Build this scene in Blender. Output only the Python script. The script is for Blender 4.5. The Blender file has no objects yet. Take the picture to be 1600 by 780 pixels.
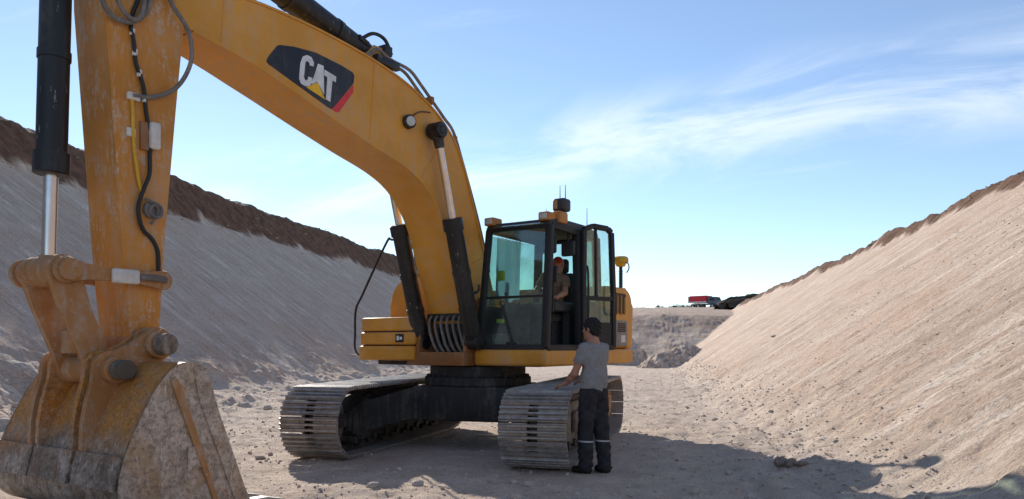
import bpy, bmesh, math, random
import numpy as np
from mathutils import Vector, Matrix
R = math.radians
SC = bpy.context.scene
COL = SC.collection
rng = random.Random(7)
nrg = np.random.default_rng(11)

# ------------------------------------------------------------------ camera, sky, sun, exposure
cam_d = bpy.data.cameras.new('camera'); cam = bpy.data.objects.new('camera', cam_d); COL.objects.link(cam)
cam.location = (0, 0, 1.45); cam.rotation_euler = (R(90), 0, 0)
cam_d.sensor_width = 36; cam_d.lens = 27.0; cam_d.shift_y = 150/1600
cam_d.clip_start = 0.05; cam_d.clip_end = 12000
SC.camera = cam
SUN_AZ, SUN_EL = R(-24.0), R(24.3)          # azimuth measured clockwise from +Y
sun_dir = Vector((math.sin(SUN_AZ)*math.cos(SUN_EL), math.cos(SUN_AZ)*math.cos(SUN_EL), math.sin(SUN_EL)))
world = bpy.data.worlds.new('World'); SC.world = world; world.use_nodes = True
sun_l = bpy.data.lights.new('sun', 'SUN'); sun_l.energy = 3.1; sun_l.angle = R(0.55); sun_l.color = (1.0, 0.93, 0.83)
sun_o = bpy.data.objects.new('sun', sun_l); COL.objects.link(sun_o)
sun_o.rotation_euler = sun_dir.to_track_quat('Z', 'Y').to_euler(); sun_o.location = (-20, 40, 30)
SC.view_settings.view_transform = 'Standard'; SC.view_settings.look = 'None'
SC.view_settings.exposure = 0.97; SC.view_settings.gamma = 1.0; SC.view_settings.use_curve_mapping = False

def build_world():
    nt = world.node_tree; nt.nodes.clear(); N = nt.nodes.new; L = nt.links.new
    out = N('ShaderNodeOutputWorld'); bg = N('ShaderNodeBackground'); sky = N('ShaderNodeTexSky')
    sky.sky_type = 'NISHITA'; sky.sun_disc = False
    sky.sun_elevation = SUN_EL; sky.sun_rotation = SUN_AZ
    sky.altitude = 400; sky.air_density = 0.85; sky.dust_density = 0.03; sky.ozone_density = 1.7
    bg.inputs['Strength'].default_value = 0.091
    tc = N('ShaderNodeTexCoord')
    def vmath(op, a, b=None):
        n = N('ShaderNodeVectorMath'); n.operation = op
        for i, v in enumerate((a, b)):
            if v is None: continue
            if isinstance(v, (tuple, Vector)): n.inputs[i].default_value = v
            else: L(v, n.inputs[i])
        return n
    def fm(op, a, b=None, c=None, clamp=False):
        n = N('ShaderNodeMath'); n.operation = op; n.use_clamp = clamp
        for i, v in enumerate((a, b, c)):
            if v is None: continue
            if isinstance(v, (int, float)): n.inputs[i].default_value = v
            else: L(v, n.inputs[i])
        return n.outputs[0]
    def mrange(v, a, b, c=0.0, d=1.0):
        n = N('ShaderNodeMapRange'); n.interpolation_type = 'SMOOTHSTEP'
        L(v, n.inputs[0])
        for i, x in zip((1, 2, 3, 4), (a, b, c, d)): n.inputs[i].default_value = x
        return n.outputs[0]
    d = vmath('NORMALIZE', tc.outputs['Generated']).outputs[0]
    d1 = Vector((-0.067, 1, 0.225)).normalized(); d2 = Vector((0.62, 1, 0.350)).normalized()
    nn = d1.cross(d2).normalized(); ax = (d2-d1).normalized(); up = nn.cross(ax).normalized()
    def dot(v): 
        return vmath('DOT_PRODUCT', d, v).outputs['Value']
    def noise(vec, scale, detail=8, rough=0.6, dist=0.0):
        n = N('ShaderNodeTexNoise'); n.inputs['Scale'].default_value = scale; n.inputs['Detail'].default_value = detail
        n.inputs['Roughness'].default_value = rough; n.inputs['Distortion'].default_value = dist
        L(vec, n.inputs['Vector']); return n.outputs['Fac']
    a_, b_ = dot(ax), dot(nn)
    comb = N('ShaderNodeCombineXYZ'); L(fm('ADD', fm('MULTIPLY', a_, 2.2), 5.42), comb.inputs[0]); L(fm('MULTIPLY', b_, 9.0), comb.inputs[1]); L(dot(up), comb.inputs[2])
    n1 = noise(comb.outputs[0], 1.7, 9, 0.62, 0.6)
    wob = fm('MULTIPLY', fm('SUBTRACT', noise(d, 3.0, 3), 0.5), 0.07)
    band = mrange(fm('ABSOLUTE', fm('ADD', b_, wob)), 0.085, 0.005)
    band = fm('MULTIPLY', band, mrange(n1, 0.34, 0.66))
    comb2 = N('ShaderNodeCombineXYZ'); L(fm('MULTIPLY', a_, 1.3), comb2.inputs[0]); L(fm('MULTIPLY', b_, 7.0), comb2.inputs[1]); L(fm('MULTIPLY', dot(up), 1.0), comb2.inputs[2])
    n2 = noise(comb2.outputs[0], 2.6, 9, 0.6, 0.8)
    wisps = fm('ADD', fm('MULTIPLY', mrange(n2, 0.56, 0.80), 0.18), 0.06)
    cover = fm('ADD', fm('MULTIPLY', band, 0.66), wisps, clamp=True)
    dz = vmath('DOT_PRODUCT', d, (0, 0, 1)).outputs['Value']
    cover = fm('MULTIPLY', cover, mrange(dz, -0.02, 0.10))
    mix = N('ShaderNodeMix'); mix.data_type = 'RGBA'; mix.clamp_factor = True
    L(cover, mix.inputs['Factor']); L(sky.outputs['Color'], mix.inputs['A'])
    add = vmath('MULTIPLY_ADD', sky.outputs['Color'], (0.35, 0.35, 0.35)); add.inputs[2].default_value = (4.9, 5.0, 5.2)
    L(add.outputs[0], mix.inputs['B'])
    L(mix.outputs['Result'], bg.inputs['Color']); L(bg.outputs[0], out.inputs[0])
build_world()

# ------------------------------------------------------------------ helpers
def tag(o, label=None, cat=None, group=None, kind=None):
    if label: o['label'] = label
    if cat: o['category'] = cat
    if group: o['group'] = group
    if kind: o['kind'] = kind
    return o
def empty(name, loc=(0, 0, 0), rz=0.0):
    o = bpy.data.objects.new(name, None); COL.objects.link(o); o.location = loc; o.rotation_euler = (0, 0, rz)
    o.empty_display_size = 0.2
    return o
def link_mesh(name, me, m=None, parent=None, smooth=35):
    if m is not None and not me.materials: me.materials.append(m)
    if smooth is not None:
        me.shade_smooth()
        if smooth < 180: me.set_sharp_from_angle(angle=R(smooth))
    o = bpy.data.objects.new(name, me); COL.objects.link(o)
    if parent is not None: o.parent = parent
    return o

class MB:
    """collects shapes into one mesh"""
    def __init__(s): s.bm = bmesh.new()
    def _new(s, before):
        s.bm.verts.index_update(); return [v for v in s.bm.verts if v not in before]
    def box(s, x0, x1, y0, y1, z0, z1, bev=0.0, seg=2, M=None):
        bm2 = bmesh.new()
        P = [(x, y, z) for x in (x0, x1) for y in (y0, y1) for z in (z0, z1)]
        v = [bm2.verts.new(p) for p in P]
        for f in ((0,1,3,2),(4,6,7,5),(0,4,5,1),(2,3,7,6),(0,2,6,4),(1,5,7,3)): bm2.faces.new([v[i] for i in f])
        if bev: bmesh.ops.bevel(bm2, geom=list(bm2.edges), offset=bev, segments=seg, profile=0.5, affect='EDGES')
        s._merge(bm2, M); return s
    def _merge(s, bm2, M=None):
        bmesh.ops.recalc_face_normals(bm2, faces=list(bm2.faces))
        if M is not None: bm2.transform(M)
        me = bpy.data.meshes.new('tmp'); bm2.to_mesh(me); bm2.free(); s.bm.from_mesh(me); bpy.data.meshes.remove(me)
    def prism(s, poly, y0, y1, bev=0.0, seg=2, wf=None, axis='y', M=None):
        """poly of (x,z) extruded along y"""
        bm2 = bmesh.new()
        def P(a, b, c): return (a, c, b) if axis == 'y' else ((c, a, b) if axis == 'x' else (a, b, c))
        A = [bm2.verts.new(P(p[0], p[1], y0)) for p in poly]; B = [bm2.verts.new(P(p[0], p[1], y1)) for p in poly]
        n = len(poly)
        fa = bm2.faces.new(A); fb = bm2.faces.new(B[::-1])
        for i in range(n): bm2.faces.new([A[i], B[i], B[(i+1) % n], A[(i+1) % n]])
        if bev:
            es = set(fa.edges) | set(fb.edges)
            bmesh.ops.bevel(bm2, geom=list(es), offset=bev, segments=seg, profile=0.5, affect='EDGES')
        if wf:
            for v in bm2.verts: v.co.y *= wf(v.co.x)
        bmesh.ops.triangulate(bm2, faces=[f for f in bm2.faces if len(f.verts) > 4])
        s._merge(bm2, M); return s
    def tube(s, path, r, n=10, cap=True):
        pts = [Vector(p) for p in path]
        rs = r if isinstance(r, (list, tuple)) else [r]*len(pts)
        bm2 = bmesh.new(); rings = []; prev = None
        for i, p in enumerate(pts):
            d = (pts[min(i+1, len(pts)-1)]-pts[max(i-1, 0)])
            if d.length < 1e-9: d = prev_d
            d.normalize(); prev_d = d
            if prev is None:
                a = Vector((0, 0, 1)) if abs(d.z) < 0.9 else Vector((1, 0, 0)); u = d.cross(a).normalized()
            else:
                u = (prev-d*prev.dot(d)).normalized()
            prev = u; w = d.cross(u)
            rings.append([bm2.verts.new(p+(u*math.cos(2*math.pi*k/n)+w*math.sin(2*math.pi*k/n))*rs[i]) for k in range(n)])
        for a, b in zip(rings, rings[1:]):
            for k in range(n): bm2.faces.new([a[k], a[(k+1) % n], b[(k+1) % n], b[k]])
        if cap:
            bm2.faces.new(rings[0][::-1]); bm2.faces.new(rings[-1])
        s._merge(bm2); return s
    def cyl(s, p0, p1, r, n=20, bev=0.0):
        p0, p1 = Vector(p0), Vector(p1)
        if bev:
            d = (p1-p0).normalized()
            return s.tube([p0, p0, p0+d*bev, p1-d*bev, p1, p1], [r*0.001+0, r-bev, r, r, r-bev, 0.001], n) if False else s.tube([p0, p0+d*bev, p1-d*bev, p1], [r-bev, r, r, r-bev], n)
        return s.tube([p0, p1], r, n)
    def plate(s, pts, thick, M=None):
        """flat polygon of 3D points, thickened along its normal"""
        pts = [Vector(p) for p in pts]; nrm = Vector((0, 0, 0))
        for i in range(len(pts)):
            a, b = pts[i], pts[(i+1) % len(pts)]; nrm += a.cross(b)
        nrm.normalize(); bm2 = bmesh.new()
        A = [bm2.verts.new(p-nrm*thick/2) for p in pts]; B = [bm2.verts.new(p+nrm*thick/2) for p in pts]; n = len(pts)
        bm2.faces.new(A[::-1]); bm2.faces.new(B)
        for i in range(n): bm2.faces.new([A[i], A[(i+1) % n], B[(i+1) % n], B[i]])
        s._merge(bm2, M); return s
    def mesh(s, name):
        me = bpy.data.meshes.new(name); s.bm.to_mesh(me); s.bm.free(); return me
    def build(s, name, m, parent=None, smooth=35, M=None):
        if M is not None: s.bm.transform(M)
        return link_mesh(name, s.mesh(name), m, parent, smooth)

def smooth_path(P, k=6):
    P = [Vector(p) for p in P]; out = []
    for i in range(len(P)-1):
        p0 = P[max(i-1, 0)]; p1 = P[i]; p2 = P[i+1]; p3 = P[min(i+2, len(P)-1)]
        for j in range(k):
            t = j/k
            out.append(0.5*((2*p1)+(p2-p0)*t+(2*p0-5*p1+4*p2-p3)*t*t+(3*p1-p0-3*p2+p3)*t**3))
    out.append(P[-1]); return out
def smooth2(P, k=5): return [(v.x, v.z) for v in smooth_path([(a, 0, b) for a, b in P], k)]

# ------------------------------------------------------------------ materials
class NT:
    def __init__(s, name):
        s.m = bpy.data.materials.new(name); s.m.use_nodes = True; s.t = s.m.node_tree
        s.b = s.t.nodes['Principled BSDF']; s.tc = None
    def n(s, k): return s.t.nodes.new(k)
    def link(s, a, b): s.t.links.new(a, b)
    def coord(s, scale=(1, 1, 1), loc=(0, 0, 0), rot=(0, 0, 0), which='Object'):
        if s.tc is None: s.tc = s.n('ShaderNodeTexCoord')
        mp = s.n('ShaderNodeMapping'); mp.inputs['Scale'].default_value = scale; mp.inputs['Location'].default_value = loc; mp.inputs['Rotation'].default_value = rot
        s.link(s.tc.outputs[which], mp.inputs['Vector']); return mp.outputs[0]
    def noise(s, vec, scale, detail=6, rough=0.6, dist=0.0):
        n = s.n('ShaderNodeTexNoise'); n.inputs['Scale'].default_value = scale; n.inputs['Detail'].default_value = detail
        n.inputs['Roughness'].default_value = rough; n.inputs['Distortion'].default_value = dist
        s.link(vec, n.inputs['Vector']); return n.outputs['Fac']
    def rng(s, v, a, b, c=0.0, d=1.0):
        n = s.n('ShaderNodeMapRange'); n.interpolation_type = 'SMOOTHSTEP'; s.link(v, n.inputs[0])
        for i, x in zip((1, 2, 3, 4), (a, b, c, d)): n.inputs[i].default_value = x
        return n.outputs[0]
    def math(s, op, a, b=None, clamp=False):
        n = s.n('ShaderNodeMath'); n.operation = op; n.use_clamp = clamp
        for i, v in enumerate((a, b)):
            if v is None: continue
            if isinstance(v, (int, float)): n.inputs[i].default_value = v
            else: s.link(v, n.inputs[i])
        return n.outputs[0]
    def mix(s, f, a, b):
        n = s.n('ShaderNodeMix'); n.data_type = 'RGBA'; n.clamp_factor = True
        for key, v in (('Factor', f), ('A', a), ('B', b)):
            if isinstance(v, (int, float)): n.inputs[key].default_value = v
            elif isinstance(v, tuple): n.inputs[key].default_value = (*v, 1) if len(v) == 3 else v
            else: s.link(v, n.inputs[key])
        return n.outputs['Result']
    def bump(s, h, strength=0.3, dist=0.02, prev=None):
        n = s.n('ShaderNodeBump'); n.inputs['Strength'].default_value = strength; n.inputs['Distance'].default_value = dist
        s.link(h, n.inputs['Height'])
        if prev is not None: s.link(prev, n.inputs['Normal'])
        return n.outputs[0]
    def set(s, **k):
        names = dict(col='Base Color', rough='Roughness', metal='Metallic', nrm='Normal', spec='Specular IOR Level', coat='Coat Weight')
        for a, v in k.items():
            i = s.b.inputs[names[a]]
            if isinstance(v, (int, float)): i.default_value = v
            elif isinstance(v, tuple): i.default_value = (*v, 1)
            else: s.link(v, i)
        return s.m

def worn(name, base, dust=(0.40, 0.34, 0.27), dust_amt=0.5, scr=0.0, scr_col=(0.5, 0.45, 0.38), rough=0.45, metal=0.0, scale=1.0, vstreak=True, var=0.25, spec=0.4):
    s = NT(name); c = s.coord((1, 1, 1))
    big = s.noise(c, 1.3*scale, 6, 0.62); fine = s.noise(c, 14*scale, 6, 0.7)
    dark = tuple(x*(1-var) for x in base)
    col = s.mix(s.rng(big, 0.3, 0.7), dark, base)
    streak = s.noise(s.coord((6, 6, 0.8)), 1.6*scale, 5, 0.6)
    d = s.math('MULTIPLY', s.rng(s.math('ADD', s.math('MULTIPLY', big, 0.5), s.math('MULTIPLY', streak, 0.5)), 0.44, 0.66), dust_amt)
    d = s.math('MULTIPLY', d, s.rng(fine, 0.25, 0.65))
    col = s.mix(d, col, dust)
    rg = s.math('ADD', s.math('MULTIPLY', d, 0.5), rough, True)
    if scr > 0:
        sn = s.noise(s.coord((16, 16, 3.2) if vstreak else (9, 9, 9)), 1.5*scale, 7, 0.72)
        reg = s.rng(s.noise(c, 2.2*scale, 3), 0.38, 0.62)
        f = s.math('MULTIPLY', s.rng(sn, 0.64-0.09*scr, 0.68-0.08*scr), s.math('MULTIPLY', reg, 0.9)); f = s.math('MULTIPLY', f, s.rng(s.noise(c, 26*scale, 5, 0.75), 0.40, 0.56))
        col = s.mix(f, col, scr_col); rg = s.math('ADD', rg, s.math('MULTIPLY', f, 0.2), True)
    bp = s.bump(fine, 0.12, 0.01)
    bp = s.bump(s.noise(c, 3.0, 3), 0.10, 0.02, bp)
    return s.set(col=col, rough=rg, metal=metal, nrm=bp, spec=spec)
def plain(name, col, rough=0.6, metal=0.0, noise=0.15, sc=8.0, bump=0.05, spec=0.4):
    s = NT(name); c = s.coord(); f = s.noise(c, sc, 5, 0.65)
    cc = s.mix(s.rng(f, 0.3, 0.7), tuple(x*(1-noise) for x in col), tuple(min(1, x*(1+noise)) for x in col))
    return s.set(col=cc, rough=rough, metal=metal, nrm=s.bump(f, bump, 0.01), spec=spec)
def glass_mat(name, tint, refl=0.10):
    m = bpy.data.materials.new(name); m.use_nodes = True; t = m.node_tree; t.nodes.clear()
    o = t.nodes.new('ShaderNodeOutputMaterial'); mx = t.nodes.new('ShaderNodeMixShader'); tr = t.nodes.new('ShaderNodeBsdfTransparent'); gl = t.nodes.new('ShaderNodeBsdfGlossy')
    df = t.nodes.new('ShaderNodeBsdfDiffuse'); mx2 = t.nodes.new('ShaderNodeMixShader')
    lw = t.nodes.new('ShaderNodeLayerWeight'); lw.inputs['Blend'].default_value = 0.5
    pw = t.nodes.new('ShaderNodeMath'); pw.operation = 'POWER'; pw.inputs[1].default_value = 5.0; t.links.new(lw.outputs['Facing'], pw.inputs[0])
    fr = t.nodes.new('ShaderNodeMath'); fr.operation = 'MULTIPLY_ADD'; fr.inputs[1].default_value = 0.90; fr.inputs[2].default_value = 0.09; t.links.new(pw.outputs[0], fr.inputs[0])
    tc = t.nodes.new('ShaderNodeTexCoord'); ns = t.nodes.new('ShaderNodeTexNoise'); ns.inputs['Scale'].default_value = 3.0; ns.inputs['Detail'].default_value = 6
    mr = t.nodes.new('ShaderNodeMapRange'); mr.inputs[1].default_value = 0.35; mr.inputs[2].default_value = 0.75; mr.inputs[3].default_value = 0.03; mr.inputs[4].default_value = 0.16
    t.links.new(tc.outputs['Object'], ns.inputs['Vector']); t.links.new(ns.outputs['Fac'], mr.inputs[0])
    tr.inputs[0].default_value = (*tint, 1); gl.inputs['Roughness'].default_value = 0.02; gl.inputs[0].default_value = (0.9, 1, 0.97, 1)
    df.inputs[0].default_value = (0.34, 0.31, 0.27, 1)
    t.links.new(mr.outputs[0], mx2.inputs[0]); t.links.new(tr.outputs[0], mx2.inputs[1]); t.links.new(df.outputs[0], mx2.inputs[2])
    t.links.new(fr.outputs[0], mx.inputs[0]); t.links.new(mx2.outputs[0], mx.inputs[1]); t.links.new(gl.outputs[0], mx.inputs[2]); t.links.new(mx.outputs[0], o.inputs[0])
    return m

YEL = (0.70, 0.315, 0.028)
MT = dict(
    paint=worn('machine_paint', YEL, dust_amt=0.62, scr=0.5, rough=0.48, scr_col=(0.44, 0.32, 0.19), vstreak=False),
    boom=worn('boom_paint', YEL, dust_amt=0.62, scr=0.45, rough=0.46, var=0.22, scr_col=(0.46, 0.34, 0.20)),
    stick=worn('scratched_paint', (0.62, 0.255, 0.03), dust_amt=0.6, scr=1.7, rough=0.55, scr_col=(0.50, 0.40, 0.30)),
    link=worn('link_paint', (0.44, 0.21, 0.07), dust=(0.44, 0.36, 0.28), dust_amt=1.0, scr=1.3, scr_col=(0.42, 0.36, 0.30), rough=0.65, vstreak=False, scale=1.6),
    black=worn('black_steel', (0.012, 0.012, 0.013), dust=(0.18, 0.16, 0.14), dust_amt=0.30, scr=0.35, scr_col=(0.30, 0.29, 0.27), rough=0.42),
    dark=worn('undercarriage_black', (0.018, 0.018, 0.019), dust=(0.26, 0.23, 0.19), dust_amt=0.42, rough=0.65, scale=1.5),
    dusty=worn('dusty_frame', (0.13, 0.11, 0.085), dust=(0.42, 0.37, 0.31), dust_amt=0.95, rough=0.8, scale=1.6),
    frame_brown=worn('frame_paint', (0.30, 0.12, 0.03), dust=(0.28, 0.24, 0.19), dust_amt=0.7, rough=0.6, scale=2),
    chrome=plain('cylinder_rod_chrome', (0.62, 0.58, 0.54), 0.22, 0.85, 0.08, 6, 0.02),
    hose=worn('rubber_hose', (0.055, 0.052, 0.05), dust=(0.30, 0.27, 0.24), dust_amt=0.8, rough=0.7, scale=4),
    hose_grey=worn('grey_hose', (0.17, 0.155, 0.14), dust=(0.36, 0.32, 0.28), dust_amt=0.7, rough=0.7, scale=4),
    cable=plain('black_cable', (0.02, 0.02, 0.02), 0.5),
    rubber=plain('black_rubber', (0.02, 0.02, 0.021), 0.6),
    plastic=plain('dark_plastic', (0.035, 0.035, 0.037), 0.55),
    grey=plain('grey_panel', (0.22, 0.21, 0.20), 0.6),
    white=plain('white_plastic', (0.62, 0.60, 0.56), 0.5),
    lens=plain('lamp_lens', (0.50, 0.48, 0.42), 0.15, 0.0, 0.1, 20),
    orange=worn('lamp_housing', (0.50, 0.20, 0.04), dust_amt=0.3, rough=0.5),
    seat=plain('seat_fabric', (0.06, 0.06, 0.065), 0.9, 0, 0.3, 30, 0.2),
    curtain=plain('curtain_cloth', (0.42, 0.58, 0.72), 0.9, 0, 0.08, 12, 0.1),
    vest=plain('safety_vest_cloth', (0.62, 0.68, 0.06), 0.8),
    glass=glass_mat('tinted_glass', (0.74, 0.88, 0.84)),
    mirror=plain('mirror_glass', (0.7, 0.72, 0.74), 0.05, 1.0, 0.02),
    logo_black=worn('decal_black', (0.012, 0.013, 0.020), dust=(0.3, 0.28, 0.25), dust_amt=0.18, rough=0.35),
    logo_white=plain('decal_white', (0.66, 0.66, 0.66), 0.45), logo_red=plain('decal_red', (0.62, 0.035, 0.04), 0.4), logo_yel=plain('decal_yellow', (0.80, 0.45, 0.01), 0.4),
    gps=plain('antenna_yellow', (0.62, 0.36, 0.02), 0.4),
    grille=plain('brown_grille', (0.085, 0.05, 0.028), 0.8),
)
def cloth_translucent(m, col):
    t = m.node_tree; o = t.nodes['Material Output']; b = t.nodes['Principled BSDF']; tr = t.nodes.new('ShaderNodeBsdfTranslucent'); tr.inputs[0].default_value = (*col, 1)
    mx = t.nodes.new('ShaderNodeMixShader'); mx.inputs[0].default_value = 0.6; t.links.new(b.outputs[0], mx.inputs[1]); t.links.new(tr.outputs[0], mx.inputs[2]); t.links.new(mx.outputs[0], o.inputs[0])
cloth_translucent(MT['curtain'], (0.50, 0.68, 0.80))
def shoe_mat():
    s = NT('track_shoe_steel'); c = s.coord(); oi = s.n('ShaderNodeObjectInfo'); w = s.math('MULTIPLY', oi.outputs['Random'], 60.0)
    def n4(scale, det, rough, vec=None):
        n = s.n('ShaderNodeTexNoise'); n.noise_dimensions = '4D'; n.inputs['Scale'].default_value = scale; n.inputs['Detail'].default_value = det; n.inputs['Roughness'].default_value = rough
        s.link(vec if vec is not None else c, n.inputs['Vector']); s.link(w, n.inputs['W']); return n.outputs['Fac']
    f = n4(9, 6, 0.7); g = n4(42, 5, 0.72); d = n4(5.0, 7, 0.7)
    sx = s.n('ShaderNodeSeparateXYZ'); s.link(s.coord(), sx.inputs[0]); low = s.rng(sx.outputs[2], 0.036, 0.012)
    col = s.mix(s.rng(f, 0.35, 0.65), (0.25, 0.235, 0.22), (0.46, 0.44, 0.41))
    col = s.mix(s.math('MULTIPLY', oi.outputs['Random'], 0.35), col, (0.20, 0.19, 0.185))
    mud = s.math('MULTIPLY', low, s.rng(d, 0.42, 0.56))
    col = s.mix(mud, col, (0.36, 0.29, 0.235))
    col = s.mix(s.math('MULTIPLY', s.rng(g, 0.54, 0.64), 0.45), col, (0.14, 0.10, 0.075))
    return s.set(col=col, rough=s.math('ADD', s.math('MULTIPLY', mud, 0.4), 0.45, True), metal=s.math('MULTIPLY', s.math('SUBTRACT', 1.0, mud), 0.45), nrm=s.bump(g, 0.35, 0.008), spec=0.4)
MT['shoe'] = shoe_mat()
def bucket_mat():
    s = NT('bucket_worn_steel'); c = s.coord(); n = s.noise(c, 1.6, 7, 0.68, 0.4); f = s.noise(c, 11, 7, 0.72)
    sx = s.n('ShaderNodeSeparateXYZ'); s.link(s.coord(), sx.inputs[0])
    zt = s.math('ADD', sx.outputs[2], s.math('MULTIPLY', s.math('SUBTRACT', n, 0.5), 0.9))
    worn_f = s.rng(zt, 0.86, 0.48)
    steel = s.mix(s.rng(f, 0.3, 0.7), (0.12, 0.092, 0.068), (0.28, 0.225, 0.175))
    paint = s.mix(s.rng(f, 0.35, 0.75), (0.56, 0.24, 0.035), (0.40, 0.18, 0.045))
    col = s.mix(worn_f, paint, steel)
    dn = s.noise(c, 3.2, 8, 0.7)
    dust = s.math('MULTIPLY', s.rng(dn, 0.42, 0.62), s.rng(f, 0.3, 0.62))
    col = s.mix(s.math('MULTIPLY', dust, s.rng(worn_f, -0.3, 1.0, 0.15, 0.95)), col, (0.50, 0.44, 0.38))
    rs = s.noise(s.coord((1, 1, 1), (3, 7, 2)), 5.0, 7, 0.75)
    col = s.mix(s.math('MULTIPLY', s.rng(rs, 0.55, 0.66), 0.7), col, (0.24, 0.10, 0.03))
    ck = s.noise(s.coord((1, 5, 1.2), (1, 2, 3)), 4.0, 8, 0.75)
    col = s.mix(s.math('MULTIPLY', s.rng(ck, 0.60, 0.68), 0.8), col, (0.62, 0.58, 0.53))
    sc = s.noise(s.coord((10, 10, 10), rot=(0.4, 0.3, 0.2)), 2.0, 8, 0.75, 1.5)
    col = s.mix(s.math('MULTIPLY', s.rng(sc, 0.60, 0.66), 0.55), col, (0.50, 0.46, 0.42))
    gr_ = s.noise(c, 34, 6, 0.75)
    col = s.mix(s.math('MULTIPLY', s.rng(gr_, 0.52, 0.40), 0.35), col, (0.075, 0.06, 0.05))
    col = s.mix(s.math('MULTIPLY', s.rng(gr_, 0.56, 0.64), 0.45), col, (0.60, 0.55, 0.49))
    return s.set(col=col, rough=0.55, metal=0.15, nrm=s.bump(gr_, 0.35, 0.010, s.bump(f, 0.3, 0.012)), spec=0.4)
MT['bucket'] = bucket_mat()
def bucket_side_mat():
    s = NT('bucket_dusty_side'); c = s.coord(); f = s.noise(c, 9, 8, 0.74); n = s.noise(c, 2.0, 6, 0.65)
    col = s.mix(s.rng(f, 0.3, 0.7), (0.30, 0.235, 0.18), (0.66, 0.56, 0.465))
    col = s.mix(s.math('MULTIPLY', s.rng(n, 0.48, 0.66), 0.65), col, (0.44, 0.27, 0.12))
    sc = s.noise(s.coord((3, 3, 14), rot=(0.3, 0.7, 0.2)), 3.0, 7, 0.75, 1.2)
    col = s.mix(s.math('MULTIPLY', s.rng(sc, 0.58, 0.66), 0.6), col, (0.52, 0.47, 0.42))
    gr_ = s.noise(c, 30, 7, 0.78); sc2 = s.noise(s.coord((16, 16, 2.5), rot=(0.1, -0.5, 0.3)), 2.2, 8, 0.75, 1.0)
    col = s.mix(s.math('MULTIPLY', s.rng(gr_, 0.52, 0.40), 0.60), col, (0.12, 0.10, 0.085))
    col = s.mix(s.math('MULTIPLY', s.rng(sc2, 0.57, 0.64), 0.7), col, (0.70, 0.64, 0.57))
    return s.set(col=col, rough=0.75, metal=0.0, nrm=s.bump(gr_, 0.4, 0.010, s.bump(f, 0.4, 0.012)), spec=0.3)
MT['bucket_side'] = bucket_side_mat()

# ------------------------------------------------------------------ noise for terrain
def _hash(i, j, s):
    n = (i.astype(np.int64)*374761393 + j.astype(np.int64)*668265263 + s*1442695041) & 0xFFFFFFFF
    n = ((n ^ (n >> 13))*1274126177) & 0xFFFFFFFF
    return ((n ^ (n >> 16)) & 0xFFFF)/65535.0
def vn(x, y, s=0):
    i = np.floor(x); j = np.floor(y); fx = x-i; fy = y-j
    fx = fx*fx*fx*(fx*(fx*6-15)+10); fy = fy*fy*fy*(fy*(fy*6-15)+10)
    a = _hash(i, j, s); b = _hash(i+1, j, s); c = _hash(i, j+1, s); d = _hash(i+1, j+1, s)
    return (a*(1-fx)+b*fx)*(1-fy)+(c*(1-fx)+d*fx)*fy - 0.5
def fbm(x, y, s=0, o=5, g=0.5):
    r = 0; a = 1.0; f = 1.0
    for k in range(o):
        r = r+a*vn(x*f+17.3*k, y*f-9.1*k, s+k*13); a *= g; f *= 2.03
    return r
def sstep(a, b, x):
    t = np.clip((x-a)/(b-a), 0, 1); return t*t*(3-2*t)

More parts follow.
